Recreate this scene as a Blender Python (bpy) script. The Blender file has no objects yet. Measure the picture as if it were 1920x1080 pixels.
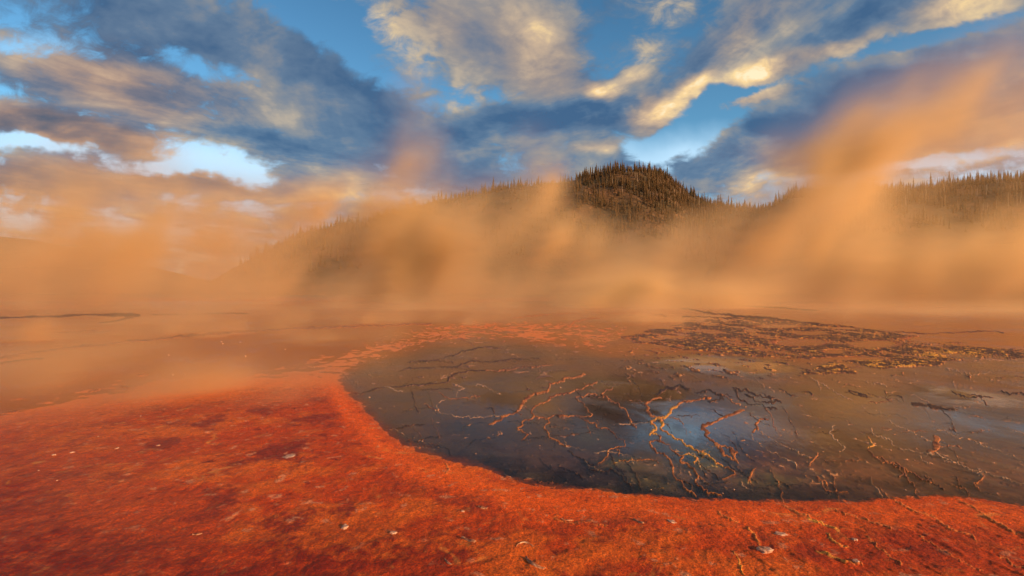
import bpy, math, random
import numpy as np
from mathutils import Vector

random.seed(7)
RNG = np.random.default_rng(11)
R = math.radians
scene = bpy.context.scene

# ------------------------------------------------------------------ camera, sky, sun, exposure
CAM_H, F, U0, HV = 2.2, 960.0, 960.0, 548.0      # eye height, focal length and horizon in photo pixels
cam_data = bpy.data.cameras.new("camera")
cam_data.lens = 18.0
cam_data.sensor_width = 36.0
cam_data.clip_start = 0.05
cam_data.clip_end = 12000.0
camera = bpy.data.objects.new("camera", cam_data)
scene.collection.objects.link(camera)
camera.location = (0, 0, CAM_H)
camera.rotation_euler = (R(90) + math.atan((HV - 540.0) / F), 0, 0)
scene.camera = camera

SUN_EL, SUN_AZ = R(15.0), R(128.0)               # azimuth clockwise from +Y (the view direction)
SUN_DIR = Vector((math.sin(SUN_AZ) * math.cos(SUN_EL), math.cos(SUN_AZ) * math.cos(SUN_EL), math.sin(SUN_EL)))
sun_data = bpy.data.lights.new("sun", "SUN")
sun_data.energy = 5.0
sun_data.angle = R(0.5)
sun_data.color = (1.0, 0.56, 0.24)
sun = bpy.data.objects.new("sun", sun_data)
scene.collection.objects.link(sun)
sun.rotation_euler = (-SUN_DIR).to_track_quat('-Z', 'Y').to_euler()
sun.location = (60, -60, 60)

vs = scene.view_settings
vs.view_transform = 'Standard'
vs.look = 'None'
vs.exposure = 0.46
vs.gamma = 1.0
scene.render.engine = 'CYCLES'
cy = scene.cycles
cy.max_bounces = 8
cy.volume_bounces = 3
cy.transparent_max_bounces = 8
cy.use_adaptive_sampling = True
cy.adaptive_threshold = 0.02
cy.volume_step_rate = 1.5
cy.volume_max_steps = 256
cy.sample_clamp_indirect = 6.0


class NT:
    """small helper around a node tree"""
    def __init__(self, tree):
        self.t = tree
        self.N, self.L = tree.nodes, tree.links

    def put(self, sock, v):
        if isinstance(v, bpy.types.NodeSocket):
            self.L.new(v, sock)
        elif v is not None:
            if sock.type == 'RGBA' and not isinstance(v, (int, float)) and len(v) == 3:
                v = tuple(v) + (1.0,)
            sock.default_value = v

    def new(self, kind, **kw):
        n = self.N.new(kind)
        for k, v in kw.items():
            setattr(n, k, v)
        return n

    def m(self, op, a, b=None, c=None, clamp=False):
        n = self.new('ShaderNodeMath', operation=op, use_clamp=clamp)
        for i, q in enumerate((a, b, c)):
            if q is not None:
                self.put(n.inputs[i], q)
        return n.outputs[0]

    def v(self, op, a, b=None, out=0):
        n = self.new('ShaderNodeVectorMath', operation=op)
        self.put(n.inputs[0], a)
        if b is not None:
            self.put(n.inputs[3 if op == 'SCALE' else 1], b)
        return n.outputs[out]

    def mr(self, x, a, b, c=0.0, d=1.0, smooth=True):
        n = self.new('ShaderNodeMapRange', interpolation_type='SMOOTHSTEP' if smooth else 'LINEAR')
        for i, q in enumerate((x, a, b, c, d)):
            self.put(n.inputs[i], q)
        return n.outputs[0]

    def noise(self, vec, scale, detail=3.0, rough=0.55, dist=0.0, dim='3D'):
        n = self.new('ShaderNodeTexNoise', noise_dimensions=dim)
        self.put(n.inputs['Vector'], vec)
        n.inputs['Scale'].default_value = scale
        n.inputs['Detail'].default_value = detail
        n.inputs['Roughness'].default_value = rough
        n.inputs['Distortion'].default_value = dist
        return n.outputs[0]

    def mix(self, f, a, b, blend='MIX'):
        n = self.new('ShaderNodeMix', data_type='RGBA', blend_type=blend)
        self.put(n.inputs[0], f)
        self.put(n.inputs[6], a)
        self.put(n.inputs[7], b)
        return n.outputs[2]

    def ramp(self, f, stops):
        n = self.new('ShaderNodeValToRGB')
        self.put(n.inputs[0], f)
        e = n.color_ramp.elements
        while len(e) < len(stops):
            e.new(0.5)
        for q, (p, c) in zip(e, stops):
            q.position = p
            q.color = tuple(c) + (1.0,)
        return n.outputs[0]

    def xyz(self, vec):
        n = self.new('ShaderNodeSeparateXYZ')
        self.put(n.inputs[0], vec)
        return n.outputs

    def comb(self, x, y, z=0.0):
        n = self.new('ShaderNodeCombineXYZ')
        for i, q in enumerate((x, y, z)):
            self.put(n.inputs[i], q)
        return n.outputs[0]


def srgb(r, g, b):
    return tuple(((c / 255.0) / 12.92 if c <= 10 else ((c / 255.0 + 0.055) / 1.055) ** 2.4) for c in (r, g, b))


# ---- the sky: physical sky tinted towards evening blue, with two decks of drifting broken cloud
world = bpy.data.worlds.new("World")
scene.world = world
world.use_nodes = True
wt = NT(world.node_tree)
wt.N.clear()
tc = wt.new('ShaderNodeTexCoord').outputs['Generated']
D = wt.v('NORMALIZE', tc)
dx, dy, dz = wt.xyz(D)
dyc = wt.m('MAXIMUM', dy, 0.12)
A_ = wt.m('DIVIDE', dx, dyc)                       # tangent of the bearing from straight ahead
E_ = wt.m('DIVIDE', dz, dyc)                       # tangent of the height above the horizon
AE = wt.comb(A_, E_)
zc = wt.m('ADD', wt.m('MAXIMUM', dz, 0.0), 0.10)
P = wt.comb(wt.m('DIVIDE', wt.m('SUBTRACT', dx, wt.m('MULTIPLY', dy, 0.06)), zc), wt.m('DIVIDE', dy, zc))   # on the cloud deck
# long bands running away from the viewer, broken into cells
Pw = wt.v('ADD', P, wt.v('SCALE', wt.v('SUBTRACT', wt.new('ShaderNodeTexNoise').outputs[1], (0.5, 0.5, 0.5)), 0.0))


def deck(vec, off):
    q = wt.v('ADD', wt.v('MULTIPLY', vec, (1.0, 0.75, 1.0)), off)
    big = wt.noise(q, 0.55, 2.0, 0.5, 0.4)
    mid = wt.noise(q, 1.5, 5.0, 0.6, 0.5)
    return wt.m('ADD', wt.m('MULTIPLY', wt.m('SUBTRACT', big, 0.5), 1.3), wt.m('MULTIPLY', wt.m('SUBTRACT', mid, 0.5), 1.7))


n0 = deck(P, (3.1, 7.7, 0.0))
n1 = deck(wt.v('ADD', P, (0.17, -0.12, 0.0)), (3.1, 7.7, 0.0))       # the same cloud sampled a step towards the sun
fine = wt.m('SUBTRACT', wt.noise(wt.v('MULTIPLY', P, (1.0, 1.1, 1.0)), 6.0, 6.0, 0.65, 0.2), 0.5)
soft = wt.m('SUBTRACT', wt.noise(AE, 5.0, 3.0, 0.5, 0.8), 0.5)

# cloud banks: bearing px, height py, half-widths, tilt in degrees, density, light, warmth
BANKS = [
    (330, 60, 420, 85, 17, .42, -.12, .1), (620, 170, 330, 55, 30, .5, -.06, .0), (780, 310, 260, 50, 20, .5, -.25, .0),
    (200, 150, 210, 65, 12, .6, -.16, .7), (130, 240, 190, 30, 8, .3, -.2, .7), (50, 228, 100, 30, 8, .6, -.1, .8),
    (220, 262, 130, 26, 8, .6, .0, .9), (110, 340, 240, 36, 0, .8, -.08, 1.0), (440, 345, 170, 26, 4, .6, .05, .8),
    (470, 255, 130, 20, 4, .3, -.25, 0.), (600, 300, 160, 35, 15, .35, -.3, -.2),
    (370, 285, 120, 34, 10, -.75, .35, 0.), (400, 325, 120, 20, 5, -.8, .35, 0.), (40, 90, 90, 20, 5, -.5, 0., 0.),
    (60, 270, 110, 14, 3, -.7, .25, 0.), (400, 120, 90, 24, 20, -.45, .25, 0.),
    (640, 60, 150, 45, 30, -.6, -.1, 0.), (560, 10, 130, 30, 10, -.4, -.1, 0.), (850, 180, 60, 22, 30, -.25, 0., 0.),
    (960, 60, 150, 95, 40, .6, .3, .2), (1030, 130, 110, 60, 40, .6, .3, .2), (820, 30, 90, 50, 40, .35, .1, .2),
    (1140, 60, 110, 45, -40, -.3, -.25, 0.), (1010, 215, 170, 28, -12, .6, -.45, -.3), (930, 240, 160, 40, 0, .4, -.1, 0.),
    (1135, 160, 40, 20, 0, .95, 1.0, .4), (1196, 140, 30, 14, 0, .9, .55, .2), (1215, 205, 38, 36, -30, 1.0, .95, .5),
    (1290, 165, 54, 20, -38, 1.0, 1.0, .4), (1130, 205, 70, 24, -25, .9, -.1, .1), (1120, 270, 50, 14, -10, .6, .5, .3),
    (1380, 50, 110, 45, -42, .9, .35, .2), (1460, 25, 110, 40, -35, .7, .2, .1), (1420, 135, 55, 20, -10, .95, .65, .3),
    (1530, 100, 130, 18, -15, .95, .6, .3), (1590, 50, 150, 30, -25, .75, -.1, 0.), (1410, 190, 66, 15, -20, .8, .45, .3),
    (1790, 12, 110, 30, -12, .95, .65, .3), (1330, 220, 120, 60, -35, -.95, 0., 0.), (1440, 160, 60, 12, -20, -.3, 0., 0.),
    (1740, 70, 190, 22, -12, -.8, 0., 0.), (1700, 150, 230, 50, -20, .8, -.36, -.2), (1500, 240, 230, 45, -22, .75, -.42, -.3),
    (1850, 210, 190, 90, -20, .7, .05, .5), (1620, 265, 230, 40, -14, .7, .0, .5), (1420, 275, 110, 26, -8, .5, .0, .3),
    (1170, 300, 90, 22, 0, .35, -.4, -.4), (1230, 265, 100, 26, -10, -.45, 0., 0.), (1270, 345, 220, 20, 0, -.1, .2, .1),
    (1780, 290, 120, 16, -7, -.75, .3, 0.), (1500, 330, 160, 14, -5, -.35, .2, 0.), (560, 375, 150, 14, 0, -.3, .3, .2),
    (20, 400, 120, 40, 0, .2, .1, .9),
]
den = bri = wrm = 0.0
wob = wt.v('SCALE', wt.v('SUBTRACT', wt.new('ShaderNodeTexNoise').outputs[1], (0.5, 0.5, 0.5)), 0.12)
wn = wob.node.inputs[0].links[0].from_node.inputs[0].links[0].from_node
wt.put(wn.inputs['Vector'], AE)
wn.inputs['Scale'].default_value = 7.0
wn.inputs['Detail'].default_value = 4.0
AEw = wt.v('ADD', AE, wt.v('MULTIPLY', wob, (1.0, 0.7, 0.0)))
for (px, py, sx, sy, rot, d_, b_, w_) in BANKS:
    mp = wt.new('ShaderNodeMapping', vector_type='TEXTURE')
    wt.put(mp.inputs['Vector'], AEw)
    mp.inputs['Location'].default_value = ((px - U0) / F, (HV - py) / F, 0)
    mp.inputs['Rotation'].default_value = (0, 0, -R(rot))
    mp.inputs['Scale'].default_value = (1.35 * sx / F, 1.35 * sy / F, 1)
    k = wt.mr(wt.v('LENGTH', mp.outputs[0], out=1), 1.25, 0.1, 0.0, 1.0)
    den = wt.m('MULTIPLY_ADD', k, d_, den)
    bri = wt.m('MULTIPLY_ADD', k, b_, bri)
    if abs(w_) > 0.01:
        wrm = wt.m('MULTIPLY_ADD', k, w_, wrm)
front = wt.mr(dy, 0.05, 0.3)
den = wt.m('MULTIPLY', den, front)
bri = wt.m('MULTIPLY', bri, front)
wrm = wt.m('MULTIPLY', wrm, front)
crisp = wt.m('SUBTRACT', wt.noise(wt.v('MULTIPLY', AE, (1.0, 1.5, 1.0)), 15.0, 6.0, 0.62, 0.5), 0.5)
dens = wt.m('ADD', wt.m('ADD', wt.m('MULTIPLY', n0, 0.85), wt.m('MULTIPLY_ADD', crisp, 1.35, wt.m('MULTIPLY', fine, 0.6))), wt.m('ADD', wt.m('MULTIPLY', den, 0.85), 0.22))
cover = wt.mr(dens, -0.14, 0.40)
slope = wt.m('MULTIPLY', wt.m('SUBTRACT', n0, n1), 1.5)
thick = wt.mr(dens, 0.25, 1.1)
light = wt.m('ADD', wt.m('ADD', wt.m('MULTIPLY', slope, 0.6), wt.m('MULTIPLY', bri, 0.60)), wt.m('MULTIPLY', thick, -0.12))
light = wt.m('ADD', wt.m('MULTIPLY_ADD', crisp, 0.6, wt.m('MULTIPLY_ADD', fine, 0.5, light)), wt.m('MULTIPLY_ADD', soft, 0.6, 0.40))
cold = wt.ramp(light, [(0.0, srgb(64, 96, 132)), (0.25, srgb(92, 118, 146)), (0.5, srgb(140, 142, 144)), (0.72, srgb(196, 178, 152)), (0.9, srgb(252, 222, 160)), (1.0, srgb(255, 240, 200))])
warm = wt.ramp(light, [(0.0, srgb(84, 88, 104)), (0.25, srgb(124, 108, 108)), (0.5, srgb(176, 138, 112)), (0.72, srgb(202, 162, 130)), (0.9, srgb(236, 190, 138)), (1.0, srgb(255, 226, 180))])
cloud_col = wt.mix(wt.m('MULTIPLY', wrm, 1.0, clamp=True), cold, warm)
nish = wt.new('ShaderNodeTexSky', sky_type='NISHITA')
nish.sun_disc = False
nish.sun_elevation = SUN_EL
nish.sun_rotation = SUN_AZ
nish.air_density = 1.0
nish.dust_density = 0.6
nish.ozone_density = 2.0
tint = wt.ramp(wt.m('MULTIPLY', dz, 1.6, clamp=True), [(0.0, (1.0, 0.92, 0.92)), (0.14, (0.95, 1.0, 1.1)), (0.42, (0.72, 1.18, 1.28)), (0.9, (0.48, 0.84, 0.98))])
blue = wt.mix(1.0, nish.outputs[0], tint, 'MULTIPLY')
SKY_K = 0.10
veil = 0.0                                         # thin bright veil low in the sky
for (px, py, sx, sy, k_) in [(330, 285, 230, 50, .75), (600, 325, 260, 40, .65), (1500, 320, 330, 38, .7), (1250, 285, 160, 34, .55), (20, 270, 160, 60, .7), (1800, 290, 200, 40, .6), (40, 90, 120, 30, .3)]:
    mp = wt.new('ShaderNodeMapping', vector_type='TEXTURE')
    wt.put(mp.inputs['Vector'], AEw)
    mp.inputs['Location'].default_value = ((px - U0) / F, (HV - py) / F, 0)
    mp.inputs['Scale'].default_value = (1.35 * sx / F, 1.35 * sy / F, 1)
    veil = wt.m('MULTIPLY_ADD', wt.mr(wt.v('LENGTH', mp.outputs[0], out=1), 1.3, 0.0, 0.0, 1.0), k_, veil)
veil = wt.m('MULTIPLY', wt.m('MULTIPLY', veil, front), 1.0, clamp=True)
blue = wt.mix(veil, blue, tuple(q / SKY_K for q in (0.46, 0.66, 0.82)))
cl = wt.v('SCALE', cloud_col, 0.80 / SKY_K)
# cloud decks behind and above the viewer are dimmer and greyer
sky_col = wt.mix(wt.m('MULTIPLY', cover, 0.96), blue, cl)
bg = wt.new('ShaderNodeBackground')
wt.put(bg.inputs['Color'], sky_col)
bg.inputs['Strength'].default_value = SKY_K
wo = wt.new('ShaderNodeOutputWorld')
wt.L.new(bg.outputs[0], wo.inputs['Surface'])
world.cycles.sampling_method = 'MANUAL'
world.cycles.sample_map_resolution = 512


# ------------------------------------------------------------------ helpers
def link(o, parent=None):
    scene.collection.objects.link(o)
    if parent is not None:
        o.parent = parent
    return o


def tag(o, kind=None, label=None, cat=None, group=None):
    if kind:
        o['kind'] = kind
    if label:
        o['label'] = label
    if cat:
        o['category'] = cat
    if group:
        o['group'] = group
    return o


def raw_mesh(name, verts, faces, smooth=False):
    """mesh from an (n,3) array and an (m,k) face index array, quickly"""
    me = bpy.data.meshes.new(name)
    verts = np.asarray(verts, np.float32)
    faces = np.asarray(faces, np.int32)
    me.vertices.add(len(verts))
    me.vertices.foreach_set('co', verts.ravel())
    k = faces.shape[1]
    me.loops.add(faces.size)
    me.loops.foreach_set('vertex_index', faces.ravel())
    me.polygons.add(len(faces))
    me.polygons.foreach_set('loop_start', np.arange(0, faces.size, k, dtype=np.int32))
    if smooth:
        me.polygons.foreach_set('use_smooth', np.ones(len(faces), bool))
    me.update(calc_edges=True)
    return me


def set_color(me, name, rgb):
    a = me.attributes.new(name, 'FLOAT_COLOR', 'POINT')
    full = np.ones((len(rgb), 4), np.float32)
    full[:, :3] = rgb
    a.data.foreach_set('color', full.ravel())


def set_float(me, name, val):
    a = me.attributes.new(name, 'FLOAT', 'POINT')
    a.data.foreach_set('value', np.asarray(val, np.float32).ravel())


def material(name):
    m = bpy.data.materials.new(name)
    m.use_nodes = True
    t = NT(m.node_tree)
    t.N.clear()
    out = t.new('ShaderNodeOutputMaterial')
    return m, t, out


def hash2(ix, iy, seed):
    h = (ix.astype(np.int64) * 374761393 + iy.astype(np.int64) * 668265263 + seed * 1442695041) & 0xFFFFFFFF
    h = ((h ^ (h >> 13)) * 1274126177) & 0xFFFFFFFF
    return (h ^ (h >> 16)) & 0xFFFFFFFF


def perlin(x, y, seed=0):
    ix, iy = np.floor(x), np.floor(y)
    fx, fy = x - ix, y - iy
    u = fx * fx * fx * (fx * (fx * 6 - 15) + 10)
    v = fy * fy * fy * (fy * (fy * 6 - 15) + 10)

    def g(ax, ay, px, py):
        a = hash2(ax, ay, seed) * (2 * math.pi / 4294967296.0)
        return np.cos(a) * px + np.sin(a) * py
    a = g(ix, iy, fx, fy)
    b = g(ix + 1, iy, fx - 1, fy)
    c = g(ix, iy + 1, fx, fy - 1)
    d = g(ix + 1, iy + 1, fx - 1, fy - 1)
    return 1.5 * ((a * (1 - u) + b * u) * (1 - v) + (c * (1 - u) + d * u) * v)


def fbm(x, y, octaves=4, seed=0, gain=0.5):
    s = np.zeros_like(x)
    amp = 1.0
    for o in range(octaves):
        s = s + amp * perlin(x * 2 ** o + 17.3 * o, y * 2 ** o - 9.1 * o, seed + o)
        amp *= gain
    return s


def sstep(a, b, x):
    t = np.clip((x - a) / (b - a), 0, 1)
    return t * t * (3 - 2 * t)


def lerp3(a, b, t):
    return a * (1 - t[..., None]) + np.asarray(b, np.float32) * t[..., None]


def ground_at(px, py):
    """the point of the flat ground that the photograph shows at a pixel"""
    y = CAM_H * F / (py - HV)
    return ((px - U0) / F * y, y)


# ------------------------------------------------------------------ ground of the hot spring
# lines traced on the ground: sinter rims (travertine lips between the shallow pools)
def scl(x0, y0, s, pts):
    return [(x0 + a / s, y0 + b / s) for a, b in pts]


C2 = lambda p: scl(640, 620, 4, p)
C3 = lambda p: scl(1120, 680, 4, p)
C4 = lambda p: scl(1500, 680, 4, p)
C1 = lambda p: scl(0, 560, 3, p)
C5 = lambda p: scl(1120, 560, 2.4, p)
# (class, width, height, jitter, points); class r rust, y yellow, d dark, t thin pale
LINES = [
    ('r', 1.9, 1.0, 2.6, C2([(1920, 380), (1880, 400), (1800, 440), (1740, 455), (1640, 470), (1560, 500), (1540, 530), (1450, 560), (1425, 600), (1445, 640), (1370, 670), (1355, 710), (1320, 730), (1400, 780), (1350, 820)])),
    ('r', 2.1, 1.0, 2.6, C2([(1830, 325), (1700, 350), (1650, 380), (1560, 400), (1550, 450), (1450, 470), (1380, 520), (1340, 580), (1250, 630), (1200, 650), (1150, 690), (1100, 700)])),
    ('r', 1.7, .9, 2.2, C2([(1445, 640), (1560, 655), (1620, 635), (1700, 645), (1770, 640), (1880, 630), (1820, 560), (1800, 540), (1760, 510), (1780, 490), (1840, 480), (1920, 480)])),
    ('r', 1.7, .9, 2.2, C2([(1560, 655), (1560, 690), (1515, 725), (1555, 770), (1560, 800), (1650, 850), (1720, 870)])),
    ('r', 1.4, .8, 2.0, C2([(1770, 640), (1900, 690), (1920, 730)])),
    ('d', 1.4, .4, 1.4, C2([(440, 300), (540, 280), (760, 270), (870, 275), (900, 245), (1000, 230), (1150, 235), (1270, 215), (1400, 210), (1500, 212)])),
    ('d', 1.7, .5, 1.4, C2([(100, 475), (250, 440), (400, 420), (600, 405), (800, 385), (810, 350), (860, 320), (1000, 300), (1100, 297)])),
    ('r', 1.5, .6, 1.4, C2([(1080, 297), (1250, 295), (1400, 265), (1500, 265), (1590, 250)])),
    ('d', 1.2, .3, 1.2, C2([(870, 275), (990, 290), (1000, 300)])),
    ('t', 1.2, .4, 1.6, C2([(820, 385), (930, 430), (1050, 425)])),
    ('t', 1.3, .5, 1.8, C2([(930, 430), (870, 450), (865, 490), (760, 520), (710, 560), (720, 595), (900, 645), (1020, 650), (1150, 635), (1250, 630)])),
    ('d', 2.0, .4, 1.4, C2([(350, 735), (420, 735), (500, 710), (640, 695)])),
    ('d', 2.0, .4, 1.4, C2([(490, 830), (570, 830), (660, 795), (760, 785)])),
    ('d', 1.2, .3, 1.2, C2([(450, 600), (620, 575), (710, 575)])),
    ('d', 2.2, .4, 1.8, C2([(500, 235), (640, 230), (720, 210), (800, 190), (860, 180), (1000, 135), (1070, 120), (1180, 120)])),
    ('d', 1.6, .4, 1.6, C2([(580, 215), (700, 225), (850, 235)])),
    ('d', 1.3, .3, 1.2, C2([(880, 50), (960, 85), (1010, 120)])),
    ('r', 1.3, .6, 1.6, C2([(450, 125), (480, 105), (540, 100)])),
    ('r', 1.3, .6, 1.4, C2([(650, 75), (850, 45), (900, 25), (1000, 5), (1080, 0)])),
    ('d', 1.1, .3, 1.4, C2([(1380, 350), (1480, 310), (1600, 300), (1700, 300)])),
    ('d', 1.1, .3, 1.4, C2([(1380, 395), (1400, 440), (1430, 465)])),
    ('d', 1.3, .4, 1.6, C2([(940, 870), (1020, 810), (1130, 800), (1190, 775)])),
    ('d', 1.2, .4, 1.6, C2([(900, 730), (960, 700), (1040, 680), (1100, 690)])),
    ('d', 1.4, .4, 1.6, C2([(1350, 820), (1440, 800), (1560, 790), (1700, 780), (1900, 760)])),
    ('r', 3.0, 1.2, 2.4, C3([(1100, 355), (1000, 390), (960, 410), (870, 445), (790, 465), (780, 495), (830, 525), (800, 545)])),
    ('r', 2.2, 1.1, 2.4, C3([(800, 545), (870, 590), (900, 620), (940, 670), (950, 695), (1020, 730), (1050, 750)])),
    ('r', 2.0, 1.0, 2.4, C3([(870, 595), (950, 620), (1000, 640), (1040, 670), (1020, 700), (1050, 740)])),
    ('r', 3.2, 1.1, 2.4, C3([(1000, 640), (1020, 700), (1035, 740)])),
    ('r', 2.6, 1.2, 2.6, C3([(480, 265), (400, 280), (355, 310), (380, 340), (375, 370), (400, 400), (440, 410)])),
    ('r', 2.4, 1.1, 2.6, C3([(850, 260), (740, 280), (640, 290), (600, 320), (550, 345)])),
    ('y', 2.3, 1.2, 2.4, C3([(600, 320), (550, 345), (540, 380), (520, 400), (450, 415), (440, 410)])),
    ('y', 2.2, 1.1, 2.6, C3([(440, 415), (400, 435), (400, 455), (430, 475), (430, 505), (400, 525), (390, 540), (450, 540)])),
    ('r', 1.7, 1.0, 2.6, C3([(450, 540), (470, 570), (500, 600), (540, 640), (590, 680), (640, 700), (620, 740), (660, 750), (700, 790), (740, 830), (750, 860), (730, 880), (770, 920), (800, 950), (880, 975), (930, 990)])),
    ('y', 2.4, 1.2, 2.4, C3([(450, 415), (480, 440), (490, 470), (470, 490), (520, 520), (580, 570), (640, 600), (680, 620), (720, 650)])),
    ('y', 1.7, 1.0, 2.8, C3([(720, 650), (760, 660), (830, 690), (860, 720), (880, 750), (940, 780)])),
    ('r', 1.5, .8, 2.8, C3([(940, 780), (1000, 800), (1030, 830), (980, 850), (920, 870)])),
    ('r', 1.7, .9, 2.6, C3([(500, 600), (440, 580), (390, 590), (400, 630), (430, 655), (500, 680), (540, 730), (560, 800), (570, 850), (620, 880), (660, 940), (700, 960), (740, 1000)])),
    ('y', 1.5, .9, 2.4, C3([(640, 690), (700, 690), (750, 720), (720, 740), (725, 760)])),
    ('r', 1.6, .8, 2.2, C3([(0, 485), (80, 495), (130, 530), (160, 570), (200, 600), (205, 625), (140, 630), (80, 660), (70, 700), (30, 740), (0, 765)])),
    ('r', 1.3, .7, 2.0, C3([(130, 640), (165, 670), (160, 700)])),
    ('d', 1.8, .6, 2.4, C3([(-60, 800), (0, 800), (70, 810), (100, 780), (130, 820), (190, 860), (220, 900), (260, 925)])),
    ('r', 1.6, .7, 2.4, C3([(120, 185), (60, 210), (30, 240), (100, 290), (160, 320), (210, 360), (225, 390), (245, 420), (250, 450), (290, 500)])),
    ('r', 2.0, .9, 2.2, C3([(1280, 420), (1210, 425), (1190, 450), (1200, 500), (1150, 520)])),
    ('t', 1.4, .6, 2.2, C3([(1150, 520), (1160, 570), (1240, 630), (1300, 670), (1400, 710), (1480, 750), (1490, 790)])),
    ('t', 1.2, .5, 2.2, C3([(1210, 515), (1300, 560), (1400, 620), (1500, 680), (1600, 720)])),
    ('r', 2.2, 1.0, 2.4, C3([(1180, 790), (1150, 820), (1130, 870), (1140, 900)])),
    ('d', 1.2, .4, 2.0, C3([(1140, 900), (1180, 930), (1300, 950)])),
    ('d', 1.5, .5, 1.8, C3([(820, 340), (870, 350), (900, 380), (950, 400), (970, 400)])),
    ('d', 1.4, .5, 2.2, C3([(220, 750), (290, 830), (330, 950)])),
    ('d', 1.3, .4, 1.8, C3([(250, 300), (330, 305), (355, 320)])),
    ('d', 1.3, .5, 1.8, C3([(780, 800), (830, 860)])),
    ('d', 1.5, .5, 2.2, C3([(1320, 880), (1400, 900), (1440, 930)])),
    ('d', 3.2, .9, 3.2, C3([(430, 240), (500, 200), (600, 180), (690, 190)])),
    ('d', 2.2, .8, 3.2, C3([(730, 220), (830, 200), (900, 240), (940, 270), (820, 290)])),
    ('d', 2.2, .8, 3.6, C3([(1010, 185), (1100, 200), (1200, 250), (1330, 260)])),
    ('d', 2.2, .8, 3.6, C3([(1020, 200), (1060, 270), (1150, 310), (1250, 330), (1350, 350)])),
    ('d', 2.4, .8, 3.6, C3([(1100, 230), (1180, 290), (1280, 300), (1380, 300)])),
    ('d', 2.0, .7, 3.0, C3([(1360, 190), (1420, 230), (1490, 250)])),
    ('t', 1.7, .8, 2.4, C4([(260, 470), (215, 510), (240, 550), (290, 600), (330, 640), (310, 660)])),
    ('t', 1.2, .5, 2.0, C4([(340, 480), (430, 520), (490, 540)])),
    ('y', 1.8, 1.0, 2.4, C4([(490, 540), (510, 570), (545, 620), (500, 640)])),
    ('r', 1.5, .8, 2.4, C4([(500, 640), (530, 680), (600, 700), (680, 740), (740, 770), (780, 790), (860, 840), (950, 880), (980, 900)])),
    ('t', 1.3, .7, 2.2, C4([(530, 480), (530, 515), (580, 550), (640, 570), (680, 600), (730, 630), (830, 660), (930, 670), (1000, 680)])),
    ('t', 1.2, .7, 2.2, C4([(640, 430), (740, 480), (850, 530), (920, 560), (980, 600)])),
    ('r', 5.0, 1.2, 2.6, C4([(1000, 545), (1015, 580), (1020, 620), (1015, 655)])),
    ('r', 3.0, 1.0, 2.6, C4([(1015, 655), (970, 665), (940, 660)])),
    ('t', 1.4, .7, 2.4, C4([(1000, 680), (1080, 710), (1180, 760), (1250, 790), (1320, 830), (1360, 850)])),
    ('r', 1.8, .8, 2.6, C4([(1320, 820), (1370, 850), (1330, 880), (1290, 900), (1340, 950)])),
    ('t', 1.2, .6, 2.4, C4([(1010, 490), (1100, 520), (1200, 560), (1300, 580), (1400, 630), (1500, 660), (1600, 700), (1700, 745)])),
    ('r', 1.4, .7, 2.4, C4([(530, 690), (580, 720), (680, 755), (740, 790), (770, 830), (720, 850)])),
    ('t', 1.4, .7, 2.2, C4([(880, 685), (920, 730), (960, 760)])),
    ('r', 1.8, .7, 2.4, C4([(130, 665), (110, 700), (70, 750), (50, 770)])),
    ('r', 2.6, .8, 2.0, C4([(115, 850), (130, 870), (200, 920)])),
    ('t', 1.1, .5, 2.2, C4([(1250, 790), (1400, 820), (1500, 850), (1680, 900)])),
    ('t', 1.1, .5, 2.2, C4([(750, 230), (900, 270), (1100, 340), (1300, 400), (1550, 480), (1700, 540)])),
    ('t', 1.0, .5, 2.2, C4([(60, 100), (180, 170), (330, 260), (500, 330), (620, 400)])),
    ('t', 1.0, .5, 2.2, C4([(1090, 40), (1250, 80), (1430, 75)])),
    ('d', 4.2, .9, 2.4, C4([(830, 300), (900, 312), (1000, 330), (1080, 340), (1180, 350)])),
    ('d', 2.0, .6, 2.0, C4([(330, 215), (400, 235), (470, 250), (540, 262)])),
    ('d', 1.6, .6, 2.0, C4([(350, 200), (450, 230), (520, 262)])),
    ('d', 1.8, .6, 2.0, C4([(0, 215), (60, 215), (100, 240)])),
    ('d', 1.8, .6, 2.0, C4([(1130, 210), (1200, 245), (1260, 262), (1330, 250), (1450, 262)])),
    ('d', 1.6, .6, 2.0, C4([(1500, 215), (1580, 235), (1690, 248)])),
    ('r', 2.4, .9, 2.0, C4([(1240, 90), (1265, 105), (1270, 120)])),
    ('r', 2.0, .9, 2.0, C4([(765, 65), (770, 90)])),
    # rims on the orange plain
    ('r', 3.0, 1.1, 1.2, C1([(-200, 372), (0, 340), (100, 320), (200, 300), (330, 285), (500, 262), (700, 243), (900, 225), (1050, 210), (1250, 192)])),
    ('r', 2.0, 1.0, .9, C1([(1050, 210), (1250, 192), (1400, 182), (1600, 172), (1750, 163), (1920, 157), (2100, 150), (2430, 144)])),
    ('d', 1.5, .6, 1.2, C1([(-200, 385), (0, 366), (100, 350), (250, 335)])),
    ('d', 3.6, 1.0, .7, C1([(-300, 110), (0, 108), (250, 102), (500, 92), (650, 91), (790, 94)])),
    ('d', 1.4, .8, .7, C1([(560, 133), (640, 128), (700, 115), (760, 105)])),
    ('r', 1.3, .7, .8, C1([(250, 190), (420, 186), (560, 175)])),
    ('r', 1.3, .7, .8, C1([(0, 255), (60, 255)])),
    ('r', 1.3, .8, 1.0, C1([(-80, 655), (0, 645), (60, 640), (110, 632)])),
    ('r', 1.6, .8, 1.2, C1([(250, 712), (340, 702)])), ('r', 1.4, .8, 1.2, C1([(390, 708), (450, 702)])),
    ('y', 1.5, .8, 1.0, C1([(650, 713), (710, 703)])), ('y', 1.5, .8, 1.0, C1([(865, 738), (950, 722)])),
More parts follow.
